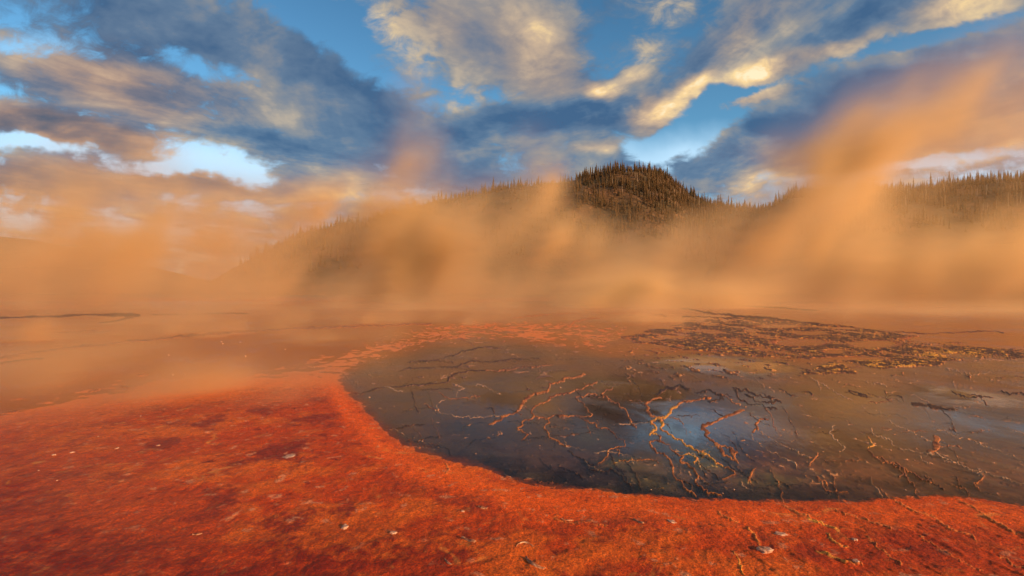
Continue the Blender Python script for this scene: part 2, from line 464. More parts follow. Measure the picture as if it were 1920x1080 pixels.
    ('r', 1.2, .7, 1.0, C1([(500, 523), (570, 515)])), ('r', 1.1, .7, 1.0, C1([(680, 488), (740, 500)])),
    ('r', 1.1, .7, 1.0, C1([(770, 432), (840, 426)])), ('d', 1.0, .5, .6, C1([(850, 92), (920, 88), (1180, 84), (1400, 82)])),
    ('d', 3.0, .9, 1.0, C5([(300, 30), (400, 45), (500, 65), (650, 80), (850, 95), (1000, 115)])),
    ('d', 1.5, .9, .9, C5([(1000, 115), (1150, 130), (1350, 150), (1500, 157), (1650, 150), (1800, 148), (1830, 155)])),
    ('d', 1.5, .7, .5, C5([(590, 33), (700, 35), (850, 42), (990, 53)])),
    ('d', 1.3, .6, .8, C5([(380, 82), (500, 82), (620, 90)])),
    ('r', 2.0, .8, .9, C5([(230, 68), (300, 76), (310, 82)])),
    ('r', 1.0, .6, .7, [(960, 596), (1020, 590), (1110, 586), (1195, 591)]),
    ('r', 1.0, .6, .7, [(1068, 612), (1075, 603), (1100, 598), (1130, 596)]),
    ('r', 2.0, 1.0, 1.0, [(1375, 701), (1385, 703)]), ('d', 1.6, .7, 1.4, [(1420, 708), (1432, 711)]),
    # wrinkles pushed up in the red mat
    ('w', 1.8, .8, 2.6, [(835, 868), (842, 880), (834, 892)]),
    ('w', 2.2, .8, 3.0, [(1345, 960), (1352, 968), (1385, 980)]), ('y', 2.2, .8, 3.2, [(1400, 990), (1412, 1005), (1420, 1020), (1424, 1036)]),
    ('w', 1.8, .7, 3.0, [(1465, 945), (1500, 965), (1530, 980), (1560, 990)]), ('y', 2.2, .8, 3.2, [(1510, 975), (1550, 990), (1572, 1003)]),
    ('w', 1.6, .7, 3.0, [(1540, 945), (1590, 965), (1640, 985), (1670, 1000)]), ('y', 1.8, .8, 3.2, [(1545, 1005), (1560, 1018), (1590, 1030)]),
    ('w', 1.8, .7, 3.0, [(1670, 935), (1720, 960), (1790, 1000), (1830, 1020)]), ('w', 1.8, .7, 3.0, [(1790, 935), (1830, 960), (1880, 990), (1940, 1015)]),
    ('w', 1.8, .7, 3.0, [(1620, 1010), (1650, 1035), (1690, 1065)]), ('w', 1.6, .7, 3.0, [(1720, 1010), (1780, 1045), (1840, 1075)]),
    ('y', 2.2, .8, 3.4, [(1525, 1038), (1560, 1050), (1590, 1058), (1615, 1066)]), ('w', 1.8, .7, 3.0, [(1870, 1045), (1900, 1065), (1940, 1080)]),
    ('y', 1.7, .7, 3.4, [(1370, 1035), (1385, 1060), (1395, 1085)]), ('w', 1.6, .7, 3.2, [(1040, 975), (1060, 982), (1100, 984), (1140, 990)]),
]
# raster of the rims over the stretch of ground in front of the viewer
RU0, RU1, RV0, RV1, RS = -400.0, 2320.0, 551.0, 1110.0, 0.75
RW, RH = int((RU1 - RU0) / RS), int((RV1 - RV0) / RS)
rim = {k: np.zeros((RH, RW), np.float32) for k in 'rydtw'}


def rough_line(pts, jit):
    """a traced line with the crinkled course of a real rim"""
    p = np.array(pts, float)
    while True:
        seg = np.hypot(*(p[1:] - p[:-1]).T)
        if seg.max() < 3.0:
            break
        mid = (p[1:] + p[:-1]) / 2
        nrm = np.stack([-(p[1:] - p[:-1])[:, 1], (p[1:] - p[:-1])[:, 0]], 1) / np.maximum(seg, 1e-6)[:, None]
        sc = np.minimum(seg * 0.24, jit * 0.8)
        mid = mid + nrm * (RNG.normal(0, 1, len(mid)) * sc * 0.75)[:, None]
        q = np.empty((len(p) + len(mid), 2))
        q[0::2], q[1::2] = p, mid
        p = q
    out = []
    for a, b in zip(p[:-1], p[1:]):
        n = max(2, int(np.hypot(*(b - a)) / 0.5))
        out.append(a + (b - a) * np.linspace(0, 1, n, endpoint=False)[:, None])
    return np.concatenate(out)


KR = 8
KY, KX = np.mgrid[-KR:KR + 1, -KR:KR + 1]


def stamp(cls, pts, w, hgt):
    arr = rim[cls]
    n = len(pts)
    t = np.cumsum(RNG.normal(0, 0.16, n))
    t = t - np.linspace(t[0], t[-1], n)
    ww = w * np.clip(1 + 0.30 * np.sin(np.arange(n) * 0.05 + RNG.random() * 6) * np.sin(np.arange(n) * 0.017 + RNG.random() * 6) + 0.2 * t, 0.45, 1.8)
    ends = np.minimum(np.arange(n), np.arange(n)[::-1]) / 14.0
    ww = ww * np.clip(0.35 + ends, 0, 1)
    for (u, v), wi in zip(pts, ww):
        cx, cyy = (u - RU0) / RS, (v - RV0) / RS
        ix, iy = int(round(cx)), int(round(cyy))
        if ix < KR or iy < KR or ix >= RW - KR or iy >= RH - KR:
            continue
        d2 = (((KX + ix - cx) * RS / 1.15) ** 2 + ((KY + iy - cyy) * RS / 0.85) ** 2) / (wi * wi)
        k = hgt * np.exp(-d2 * 0.9) * 1.0
        sl = arr[iy - KR:iy + KR + 1, ix - KR:ix + KR + 1]
        np.maximum(sl, k, out=sl)


for cls, w, hgt, jit, pts in LINES:
    rl = rough_line(pts, jit)
    stamp(cls, rl, w * (0.60 if w < 4 else 0.8), hgt)
# a web of finer rims between the traced ones
for i in range(150):
    px, py = RNG.uniform(700, 2100), RNG.uniform(700, 925)
    n = RNG.integers(3, 8)
    ang = RNG.normal(0.62, 0.35)
    p = [(px, py)]
    for j in range(n):
        ang += RNG.normal(0, 0.5)
        ang = np.clip(ang, -0.1, 1.4)
        s = RNG.uniform(6, 16) * (0.6 + (py - 640) / 300)
        p.append((p[-1][0] + s * math.cos(ang), p[-1][1] + s * math.sin(ang) * 0.75))
    stamp(('d', 'r', 't', 'd')[i % 4], rough_line(p, 2.4), RNG.uniform(0.6, 1.0), RNG.uniform(0.25, 0.55))


def sample(arr, u, v):
    x = np.clip((u - RU0) / RS, 0, RW - 1.001)
    y = np.clip((v - RV0) / RS, 0, RH - 1.001)
    x0, y0 = x.astype(int), y.astype(int)
    fx, fy = x - x0, y - y0
    r = (arr[y0, x0] * (1 - fx) + arr[y0, x0 + 1] * fx) * (1 - fy) + (arr[y0 + 1, x0] * (1 - fx) + arr[y0 + 1, x0 + 1] * fx) * fy
    inside = (u > RU0) & (u < RU1) & (v > RV0) & (v < RV1)
    return r * inside


# sheet: columns by bearing, rows by distance, finest close by
us = np.concatenate([np.linspace(-6000, -420, 70), np.arange(-400, 2320, 1.2), np.linspace(2340, 8000, 70)])
vs_rows = np.concatenate([[549.3, 549.8, 550.4], np.arange(551, 1100, 1.05), np.geomspace(1102, 9000, 60)])
U, V = np.meshgrid(us, vs_rows)
Y = CAM_H * F / (V - HV)
X = (U - U0) / F * Y
fu = U + 7 * fbm(X * 2.2, Y * 2.2, 3, 50)         # wobbling bearing and distance keep borders organic
# near shore of the dark basin
edge_px = np.array([(-6000, 560), (560, 600), (622, 690), (650, 735), (690, 775), (720, 808), (760, 838), (830, 862), (900, 877), (950, 899), (1010, 911), (1100, 918), (1200, 928), (1300, 935),
                    (1400, 937), (1500, 939), (1600, 939), (1680, 934), (1750, 929), (1800, 930), (1860, 939), (1920, 949), (2100, 985), (2400, 1040), (8000, 1700)], float)
ev = np.interp(U, edge_px[:, 0], edge_px[:, 1])
en = 4.5 * fbm(X * 2.2, Y * 2.2, 5, 3, 0.6) + 2.6 * fbm(X * 14, Y * 14, 3, 4)
inb = (ev - V) + en                                # >0 : beyond the near shore, in pixels of this view
soft_w = np.interp(U, [600, 690, 800, 950, 1150, 2300], [45, 34, 24, 16, 7, 6])
basin = sstep(-0.5, 1.0, inb / soft_w)
# far side of the dark basin (towards the orange plain)
top_px = np.array([(-6000, 900), (560, 760), (630, 708), (690, 682), (760, 660), (830, 643), (900, 637), (1000, 645), (1080, 656), (1150, 668), (1240, 668), (1330, 662), (1450, 668), (1600, 680),
                   (1750, 672), (1920, 664), (8000, 640)], float)
tv = np.interp(U, top_px[:, 0], top_px[:, 1])
below = (V - tv) + 5 * fbm(X * 0.5, Y * 0.35, 4, 9)
darkb = basin * sstep(-14, 16, below)
# the mat: everything on the near side, thinning out to the left plain
mat_top = np.interp(U, [-6000, -400, 0, 150, 300, 420, 520, 640, 760, 2000], [880, 840, 800, 775, 752, 742, 736, 730, 700, 690])
matm = (1 - basin) * sstep(-46, 36, V - mat_top + 10 * fbm(X * 0.7, Y * 0.5, 4, 21) + 4 * fbm(X * 5, Y * 3, 2, 22))

# base tones
clump0 = fbm(X * 4.2, Y * 4.2, 4, 111, 0.55)
big = fbm(X * 0.55, Y * 0.55, 4, 31)
med = fbm(X * 2.6, Y * 2.6, 4, 37)
streak = fbm((X + 0.25 * Y) * 6.0, Y * 1.2, 4, 41)
fin = fbm(X * 16, Y * 13, 3, 43)
col = np.zeros(U.shape + (3,), np.float32)
# orange plain
c = np.zeros_like(col) + np.array((0.84, 0.215, 0.050), np.float32)
c = lerp3(c, (0.88, 0.210, 0.040), sstep(-0.2, 0.7, big))
ring = np.clip(1 - darkb, 0, 1) * np.exp(-np.clip(-below, 0, 999) / 30.0) * sstep(1480, 1130, U) * sstep(560, 700, U)
redband = ring + np.exp(-((U - 1010) / 260) ** 2 - ((V - 622) / 26) ** 2) + np.exp(-((U - 700) / 170) ** 2 - ((V - 690) / 45) ** 2) + 0.9 * np.exp(-((U - 300) / 460) ** 2 - ((V - 735) / 70) ** 2)
rb_ = np.clip(redband * (1 + 0.5 * big), 0, 1)
c = lerp3(c, (0.80, 0.205, 0.038), rb_ * 0.75)
c = lerp3(c, (0.62, 0.21, 0.075), sstep(0.0, 0.6, fbm(X * 0.16, Y * 0.12, 3, 52)) * 0.5 * (V > 600) * 0.7)
col = c
# terrace shallows on the right: brown with paler wrinkles
rt = sstep(1250, 1500, U) * sstep(655, 700, V)
c = lerp3(np.zeros_like(col) + np.array((0.40, 0.200, 0.135), np.float32), (0.58, 0.240, 0.110), np.clip(rt * 0.75 + 0.3 * med * rt, 0, 1))
c = lerp3(c, (0.66, 0.36, 0.18), sstep(0.15, 0.6, streak) * rt * 0.5)
c = lerp3(c, (0.31, 0.20, 0.15), (1 - rt) * sstep(0.1, 0.6, big) * 0.6)
# olive shallows
for (px, py, sx, sy, k) in [(1160, 868, 40, 18, 1.), (1230, 905, 46, 16, .9), (1310, 855, 45, 20, 1.), (1440, 898, 60, 16, 1.), (1210, 890, 36, 18, .6), (1270, 800, 36, 16, .5), (1340, 870, 50, 14, .7), (1110, 715, 40, 8, .4), (1010, 890, 50, 12, .35)]:
    g = np.exp(-((U - px) / sx) ** 2 - ((V - py) / sy) ** 2)
    c = lerp3(c, (0.44, 0.30, 0.10), np.clip(k * g * (1 + 0.7 * med), 0, 1) * 0.75)
# black rim along the near shore
blk = sstep(75, 4, inb + 22 * med) * sstep(760, 960, U)
blk = np.maximum(blk, 0.75 * sstep(50, 5, inb) * sstep(690, 760, U))
blk = blk * np.interp(U, [690, 1100, 1500, 1650, 2300], [.8, 1, .95, .72, .7])
c = lerp3(c, (0.022, 0.017, 0.015), np.clip(blk, 0, 1) * 0.92)
speck = sstep(0.35, 0.7, fbm(X * 26, Y * 26, 2, 61)) * sstep(-0.1, 0.5, med) * sstep(130, 20, inb)
c = lerp3(c, (0.40, 0.24, 0.12), speck * 0.55)
col = col * (1 - darkb[..., None]) + c * darkb[..., None]
# red mat
m_ = np.zeros_like(col) + np.array((0.50, 0.058, 0.006), np.float32)
m_ = lerp3(m_, (0.66, 0.125, 0.012), sstep(-0.1, 0.7, big + 0.5 * med))
m_ = lerp3(m_, (0.26, 0.028, 0.010), sstep(0.05, 0.75, fbm(X * 1.1 + 40, Y * 1.1, 4, 71) + 0.3 * fin))
m_ = lerp3(m_, (0.88, 0.13, 0.010), np.exp(-((inb + 34) / 34) ** 2) * 0.75)
m_ = lerp3(m_, (0.72, 0.30, 0.15), sstep(0.55, 0.95, fbm(X * 5, Y * 5, 4, 77) + 0.3 * fin) * 0.6)
m_ = lerp3(m_, (0.40, 0.10, 0.030), sstep(560, 60, U) * 0.45)
for (px, py, sx, sy, k) in [(640, 1060, 220, 60, .8), (40, 1050, 260, 70, .8), (1150, 1010, 120, 30, .35), (770, 925, 60, 12, .5), (1700, 1020, 260, 50, .4), (430, 1090, 260, 40, .7), (30, 930, 60, 60, .5)]:
    g = np.exp(-((U - px) / sx) ** 2 - ((V - py) / sy) ** 2)
    m_ = lerp3(m_, (0.22, 0.018, 0.005), np.clip(k * g * (1.1 + 0.9 * clump0 + 0.5 * fin), 0, 1))
col = col * (1 - matm[..., None]) + m_ * matm[..., None]
# crusty islands
crust_poly = C5([(180, 150), (300, 128), (480, 98), (640, 78), (1000, 112), (1350, 150), (1560, 188), (1700, 212), (1920, 226), (2400, 235), (2400, 262), (1920, 266), (1650, 272), (1500, 296), (1350, 312),
                 (1200, 330), (880, 336), (900, 322), (1050, 300), (1080, 275), (900, 266), (700, 256), (520, 240), (300, 222), (100, 188)])


def in_poly(poly, u, v):
    r = np.zeros(u.shape, bool)
    n = len(poly)
    for i in range(n):
        x1, y1 = poly[i]
        x2, y2 = poly[(i + 1) % n]
        if y1 == y2:
            continue
        c_ = ((y1 > v) != (y2 > v)) & (u < (x2 - x1) * (v - y1) / (y2 - y1) + x1)
        r ^= c_
    return r


wu = U + 26 * fbm(X * 0.6, Y * 0.3, 3, 81)
wv = V + 4.5 * fbm(X * 0.7 + 9, Y * 0.3, 3, 83)
cin = in_poly(crust_poly, wu, wv).astype(np.float32)
dxn = np.interp(U, [1150, 1300, 1500, 1700, 1950], [-0.12, 0.05, 0.18, 0.15, 0.05])
cr_n0 = fbm(X * 5.5, Y * 2.3, 4, 95, 0.7)
isl = fbm(X * 0.75, Y * 0.30, 5, 87, 0.65) + dxn
lake = np.zeros_like(U)
for (px, py, sx, sy) in [(1500, 642, 48, 6), (1640, 645, 42, 6), (1565, 659, 20, 4), (1520, 625, 26, 3), (1460, 612, 40, 3), (1760, 636, 60, 6), (1480, 676, 50, 4), (1600, 672, 60, 3)]:
    lake = np.maximum(lake, np.exp(-(((U - px) / sx) ** 2 + ((V - py) / sy) ** 2) ** 2))
crust = cin * sstep(-0.36, -0.10, isl + 0.35 * cr_n0) * (1 - np.clip(lake * 1.4, 0, 1))
sp2 = fbm(X * 2.8, Y * 1.3, 4, 91) * sstep(1120, 1200, U) * sstep(635, 660, V) * sstep(740, 690, V)
crust = np.maximum(crust, 0.9 * sstep(0.30, 0.5, sp2) * (U < 1520))
# a connected net of hairline rims between the larger ones: edges of warped cells


def cell_edges(x, y, seed):
    ix, iy = np.floor(x), np.floor(y)
    f1 = np.full(x.shape, 9.0, np.float32)
    f2 = np.full(x.shape, 9.0, np.float32)
    for a in (-1, 0, 1):
        for b in (-1, 0, 1):
            h1 = hash2(ix + a, iy + b, seed) / 4294967296.0
            h2 = hash2(ix + a, iy + b, seed + 77) / 4294967296.0
            d = np.hypot(ix + a + h1 - x, iy + b + h2 - y)
            f2 = np.minimum(f2, np.maximum(f1, d))
            f1 = np.minimum(f1, d)
    return f2 - f1


wX = X + 0.22 * fbm(X * 1.8, Y * 1.8, 4, 401)
wY = Y + 0.30 * fbm(X * 1.8 + 7, Y * 1.8, 4, 402)
ce = cell_edges(wX * 1.15, wY * 0.62, 5)
ce2 = cell_edges(wX * 2.6 + 3, wY * 1.5, 6)
wpx = np.clip(Y / 480.0, 0.012, 0.06)
net = np.exp(-(ce / (wpx * 1.5)) ** 2) * sstep(-0.25, 0.3, fbm(X * 0.8, Y * 0.5, 3, 403))
net2 = 0.7 * np.exp(-(ce2 / (wpx * 2.6)) ** 2) * sstep(0.05, 0.5, fbm(X * 0.9 + 5, Y * 0.6, 3, 404))
net = np.maximum(net, net2) * darkb * sstep(4, 30, inb)
rc = {k: sample(rim[k], U, V) * (1 if k in 'wy' else 1 - matm) for k in rim}
ymat = rc['y'] * matm
rc['y'] = rc['y'] * (1 - matm)
rc['w'] = np.maximum(rc['w'], ymat)
cr_n = fbm(X * 3.2, Y * 2.6, 5, 95, 0.7)
cc = np.zeros_like(col) + np.array((0.10, 0.042, 0.018), np.float32)
cc = lerp3(cc, (0.30, 0.12, 0.035), sstep(-0.2, 0.5, cr_n))
yel = sstep(-0.05, 0.5, cr_n + 1.1 * np.exp(-((U - 1780) / 70) ** 2 - ((V - 664) / 7) ** 2) + .55 * np.exp(-((U - 1640) / 150) ** 2 - ((V - 684) / 12) ** 2) + 0.25 * np.exp(-((U - 1400) / 120) ** 2 - ((V - 655) / 12) ** 2) - 0.55)
cc = lerp3(cc, (0.82, 0.37, 0.045), yel)
col = lerp3(col, (0, 0, 0), crust * 0) * (1 - crust[..., None]) + cc * crust[..., None]
# rims
net_c = np.zeros_like(col) + np.array((0.045, 0.022, 0.014), np.float32)
net_c = lerp3(net_c, (0.55, 0.25, 0.10), sstep(-0.1, 0.3, fbm(X * 0.7, Y * 0.7, 3, 405) + 0.35 * rt))
nk = np.clip(net * 0.75, 0, 1)[..., None]
col = col * (1 - nk) + net_c * nk
col = lerp3(col, (0.050, 0.022, 0.012), np.clip(rc['d'] * 3.0, 0, 1) * 0.95)
rustc = np.zeros_like(col) + np.array((0.46, 0.155, 0.045), np.float32)
rustc = lerp3(rustc, (0.20, 0.065, 0.026), sstep(-0.35, 0.35, fbm(X * 4, Y * 4, 3, 99)))
k = np.clip(rc['r'] * 2.2, 0, 1)[..., None]
col = col * (1 - k) + rustc * k
col = lerp3(col, (0.55, 0.33, 0.18), np.clip(rc['t'] * 1.7, 0, 1) * 0.8)
yc = np.zeros_like(col) + np.array((0.70, 0.32, 0.06), np.float32)
yc = lerp3(yc, (0.60, 0.20, 0.05), sstep(0.0, 0.5, fbm(X * 6, Y * 6, 2, 101)))
k = np.clip(rc['y'] * 2.2, 0, 1)[..., None]
col = col * (1 - k) + yc * k
col = lerp3(col, (0.80, 0.28, 0.07), np.clip(rc['w'] * 1.5, 0, 1) * 0.6)
col = lerp3(col, (0.92, 0.44, 0.06), np.clip(ymat * 1.8 * (0.4 + med), 0, 1) * 0.8)
# heights (water surface is at 0)
z = -0.012 - 0.004 * big
z = z + 0.012 * rb_ + 0.0045 * med + 0.0015 * fin
z = z * (1 - darkb) + darkb * (-0.013 + 0.010 * med + 0.006 * streak * rt)
depth_edge = sstep(0, 120, inb)
clump = fbm(X * 4.2, Y * 4.2, 4, 111, 0.55)
zm = 0.030 + 0.010 * big + 0.007 * med + 0.006 * clump + 0.0035 * fin + 0.006 * sstep(0.1, 0.6, streak) * sstep(1200, 1500, U)
z = z * (1 - matm) + matm * (zm * np.clip(-inb / 60.0, 0.12, 1.0))
soil = sstep(0.35, 0.9, fbm(X * 9, Y * 7, 3, 121)) * darkb * sstep(0, 150, V - 690) * 0.013
z = z + soil
z = z * (1 - crust) + crust * (0.012 + 0.016 * np.maximum(cr_n, -0.4) + 0.012 * np.maximum(isl, 0))
rimh = 0.018 * np.clip(2.0 * np.maximum(rc['r'], rc['y']), 0, 1.15) + 0.018 * np.clip(2.4 * np.maximum(rc['d'], rc['t']), 0, 1) + 0.014 * rc['w'] * (0.7 + fin) + 0.015 * net
dist_k = np.clip(Y / 10.0, 0.75, 1.4)
z = z + rimh * dist_k
mr1 = np.clip(2.2 * np.maximum(rc['r'], rc['y']), 0, 1)
mr2 = np.clip(2.4 * np.maximum(rc['d'], rc['t']), 0, 1)
z = np.where(mr1 > 0.5, np.maximum(z, 0.002 + 0.010 * (mr1 - 0.5)), z)
z = np.where(mr2 > 0.75, np.maximum(z, 0.001 + 0.006 * (mr2 - 0.75)), z)
far = sstep(110, 260, Y)
z = z + far * (0.6 + 0.6 * fbm(X * 0.02, Y * 0.02, 3, 5))
col = lerp3(col, (0.16, 0.10, 0.04), far)
nr, nc = U.shape
idx = np.arange(nr * nc).reshape(nr, nc)
faces = np.stack([idx[:-1, :-1], idx[1:, :-1], idx[1:, 1:], idx[:-1, 1:]], -1).reshape(-1, 4)
verts = np.stack([X, Y, z], -1).reshape(-1, 3)
# the plain goes on behind and to the sides of the viewer
nb = len(verts)
gx = np.array([-4000, -400, -60, -20, -6, 0, 6, 20, 60, 400, 4000.0])
gy = np.array([-4000, -400, -60, -20, -6, -2, 0.22])
GX, GY = np.meshgrid(gx, gy)
bidx = nb + np.arange(GX.size).reshape(GX.shape)
bf = np.stack([bidx[:-1, :-1], bidx[:-1, 1:], bidx[1:, 1:], bidx[1:, :-1]], -1).reshape(-1, 4)
verts = np.concatenate([verts, np.stack([GX, GY, np.full_like(GX, 0.02)], -1).reshape(-1, 3)])
faces = np.concatenate([faces, bf])
gm = raw_mesh("ground", verts, faces, True)
set_color(gm, "tone", np.concatenate([col.reshape(-1, 3), np.tile((0.56, 0.09, 0.02), (GX.size, 1))]))
set_float(gm, "mat_cover", np.concatenate([matm.ravel(), np.ones(GX.size)]))
set_float(gm, "crust_cover", np.concatenate([np.clip(crust + rc['r'] + rc['y'], 0, 1).ravel(), np.zeros(GX.size)]))

mg, t, out = material("bacterial mat and sinter")
tone = t.new('ShaderNodeAttribute', attribute_name='tone').outputs['Color']
matc = t.new('ShaderNodeAttribute', attribute_name='mat_cover').outputs['Fac']
crc = t.new('ShaderNodeAttribute', attribute_name='crust_cover').outputs['Fac']
pos = t.new('ShaderNodeNewGeometry').outputs['Position']
nA = t.noise(t.v('MULTIPLY', pos, (1.0, 0.8, 1.0)), 13.0, 7.0, 0.68, 0.2)
nB = t.noise(pos, 60.0, 5.0, 0.72, 0.0)
nC = t.noise(t.v('ADD', pos, (9, 3, 0)), 4.0, 8.0, 0.72, 0.3)
v1 = t.mr(nA, 0.3, 0.7, 0.76, 1.2)
v2 = t.mr(nB, 0.32, 0.68, 0.5, 1.45)
vv = t.m('MULTIPLY', v1, v2)
vv = t.m('ADD', t.m('MULTIPLY', vv, t.m('MULTIPLY_ADD', matc, 0.75, 0.25)), t.m('MULTIPLY', t.m('SUBTRACT', 1.0, matc), 0.75))
c0 = t.v('SCALE', tone, vv)
# dark gritty holes, pale scabs and yellow flecks belonging to the mat
c1 = t.mix(t.m('MULTIPLY', t.mr(nC, 0.56, 0.70), matc), c0, (0.16, 0.014, 0.006))
pale = t.noise(t.v('ADD', pos, (31, 7, 0)), 22.0, 5.0, 0.7, 0.6)
c2 = t.mix(t.m('MULTIPLY', t.mr(pale, 0.66, 0.76), t.m('MULTIPLY', matc, 0.5)), c1, (0.80, 0.34, 0.17))
pale2 = t.noise(t.v('ADD', pos, (3, 47, 0)), 2.1, 5.0, 0.6, 1.5)
c3 = t.mix(t.m('MULTIPLY', t.mr(pale2, 0.60, 0.75), t.m('MULTIPLY', matc, 0.45)), c2, (0.80, 0.36, 0.08))
pb = t.new('ShaderNodeBsdfPrincipled')
t.put(pb.inputs['Base Color'], c3)
t.put(pb.inputs['Roughness'], t.mr(nB, 0.3, 0.7, 0.42, 0.75))
pb.inputs['Specular IOR Level'].default_value = 0.2
b1 = t.new('ShaderNodeBump')
b1.inputs['Distance'].default_value = 0.03
hgt = t.m('ADD', t.m('MULTIPLY', nA, 0.45), t.m('ADD', t.m('MULTIPLY', nB, 0.55), t.m('MULTIPLY', nC, 0.5)))
t.put(b1.inputs['Height'], hgt)
t.put(b1.inputs['Strength'], t.m('ADD', t.m('MULTIPLY', matc, 0.75), t.m('MULTIPLY_ADD', crc, 0.5, 0.08)))
t.put(pb.inputs['Normal'], b1.outputs[0])
t.L.new(pb.outputs[0], out.inputs['Surface'])
gm.materials.append(mg)
ground = link(bpy.data.objects.new("ground", gm))
tag(ground, 'structure', 'red orange bacterial mat and brown terraces of the hot spring', )

# ------------------------------------------------------------------ shallow water over the terraces
wx = np.array([-400, -200, -100, -50, -25, -12, 0, 12, 25, 50, 100, 200, 400.0])
wy = np.array([1.0, 3, 6, 12, 25, 50, 100, 150, 230.0])
WX, WY = np.meshgrid(wx, wy)
wi = np.arange(WX.size).reshape(WX.shape)
wm = raw_mesh("water", np.stack([WX, WY, np.zeros_like(WX)], -1).reshape(-1, 3), np.stack([wi[:-1, :-1], wi[:-1, 1:], wi[1:, 1:], wi[1:, :-1]], -1).reshape(-1, 4), True)
mw, t, out = material("thin spring water")
pos = t.new('ShaderNodeNewGeometry').outputs['Position']
fr = t.new('ShaderNodeFresnel')
fr.inputs['IOR'].default_value = 1.33
gl = t.new('ShaderNodeBsdfGlossy')
rip = t.noise(t.v('MULTIPLY', pos, (1.0, 0.35, 1.0)), 14.0, 3.0, 0.6, 0.6)
patch = t.noise(pos, 0.55, 3.0, 0.55, 0.8)
t.put(gl.inputs['Roughness'], t.mr(patch, 0.35, 0.65, 0.04, 0.20))
gl.inputs['Color'].default_value = (0.95, 0.95, 0.95, 1)
bw = t.new('ShaderNodeBump')
bw.inputs['Distance'].default_value = 0.01
t.put(bw.inputs['Height'], rip)
t.put(bw.inputs['Strength'], t.mr(patch, 0.35, 0.7, 0.05, 0.35))
t.put(gl.inputs['Normal'], bw.outputs[0])
t.put(fr.inputs['Normal'], bw.outputs[0])
tr = t.new('ShaderNodeBsdfTransparent')
tr.inputs['Color'].default_value = (0.95, 0.93, 0.90, 1)
mx = t.new('ShaderNodeMixShader')
mirror_k = 0.0
for (px, py, sx, sy, kk) in [(1185, 735, 60, 22, 1.), (1300, 785, 95, 32, .75), (1350, 682, 95, 16, 1.), (1830, 742, 60, 16, 1.), (1430, 800, 70, 24, .8), (1000, 750, 240, 70, .4), (1600, 770, 300, 60, .4), (1350, 830, 220, 30, .25)]:
    cx_, cy_ = ground_at(px, py)
    wx_, wy_ = sx / F * cy_, cy_ - ground_at(px, py + sy)[1]
    mp = t.new('ShaderNodeMapping', vector_type='TEXTURE')
    t.put(mp.inputs['Vector'], t.v('ADD', pos, t.v('SCALE', t.v('SUBTRACT', t.comb(patch, rip, 0.0), (0.5, 0.5, 0.0)), 2.4)))
    mp.inputs['Location'].default_value = (cx_, cy_, 0)
    mp.inputs['Scale'].default_value = (wx_, wy_ * 1.2, 5)
    mirror_k = t.m('MULTIPLY_ADD', t.mr(t.v('LENGTH', mp.outputs[0], out=1), 1.6, 0.2), kk, mirror_k)
mirror_k = t.m('MULTIPLY', mirror_k, 1.0, clamp=True)
# in hand placed patches calm boosts the sky reflection; elsewhere it is weakened
ff = t.m('MULTIPLY', fr.outputs[0], t.m('ADD', t.m('MULTIPLY_ADD', fr.outputs[0], 0.45, 0.28), t.m('MULTIPLY', mirror_k, 1.3)), clamp=True)
t.put(mx.inputs[0], ff)
t.L.new(tr.outputs[0], mx.inputs[1])
t.L.new(gl.outputs[0], mx.inputs[2])
t.L.new(mx.outputs[0], out.inputs['Surface'])
wm.materials.append(mw)
water = link(bpy.data.objects.new("water", wm))
tag(water, 'structure', 'thin film of hot water over the brown terraces')


# ------------------------------------------------------------------ wooded hills behind the spring
def ridge_h(tab, u, dist):
    tab = np.array(tab, float)
    py = np.interp(u, tab[:, 0], tab[:, 1]) + 14.0      # the trees on top make up the rest
    return CAM_H + (HV - py) / F * dist


HILL_A = [(200, 560), (380, 520), (480, 470), (560, 432), (680, 405), (760, 386), (860, 362), (930, 349), (1000, 344), (1070, 334), (1095, 326), (1150, 320), (1190, 315), (1235, 319), (1262, 334), (1290, 360), (1330, 379), (1400, 388), (1450, 388), (1600, 395), (1800, 420), (2300, 470)]
HILL_B = [(1180, 560), (1300, 500), (1380, 430), (1420, 398), (1460, 373), (1500, 355), (1560, 353), (1650, 352), (1750, 344), (1850, 335), (1920, 330), (2050, 318), (2300, 310), (2800, 330), (3600, 420), (5000, 560)]


class Hill:
    def __init__(self, tab, u0, u1, d_front, d_ridge, d_back, seed, p=1.0):
        self.tab, self.u0, self.u1, self.df, self.dr, self.db, self.seed, self.p = tab, u0, u1, d_front, d_ridge, d_back, seed, p

    def height(self, u, d):
        """d: distance along the view axis"""
        hr = ridge_h(self.tab, u, self.dr)
        s = np.clip((d - self.df) / (self.dr - self.df), 0, 1)
        prof = np.where(d <= self.dr, s ** self.p * (1.9 - 0.9 * s), 1 - 0.9 * sstep(self.dr, self.db, d))
        x = (u - U0) / F * d
        n = 5.0 * fbm(x * 0.02, d * 0.02, 4, self.seed) * np.sin(np.clip(s, 0, 1) * math.pi) - 0.0
        return np.maximum(hr, 0) * np.clip(prof, 0, 1.0) + n - 1.0


hillA = Hill(HILL_A, 150, 2300, 260, 520, 760, 201, 1.0)
hillB = Hill(HILL_B, 1180, 5000, 230, 420, 640, 202, 1.0)
hillC = Hill([(-6000, 450), (-1500, 440), (-600, 428), (-200, 422), (0, 430), (60, 436), (160, 456), (260, 480), (400, 515), (1500, 530)], -6000, 1500, 1500, 2100, 2600, 203, 1.0)

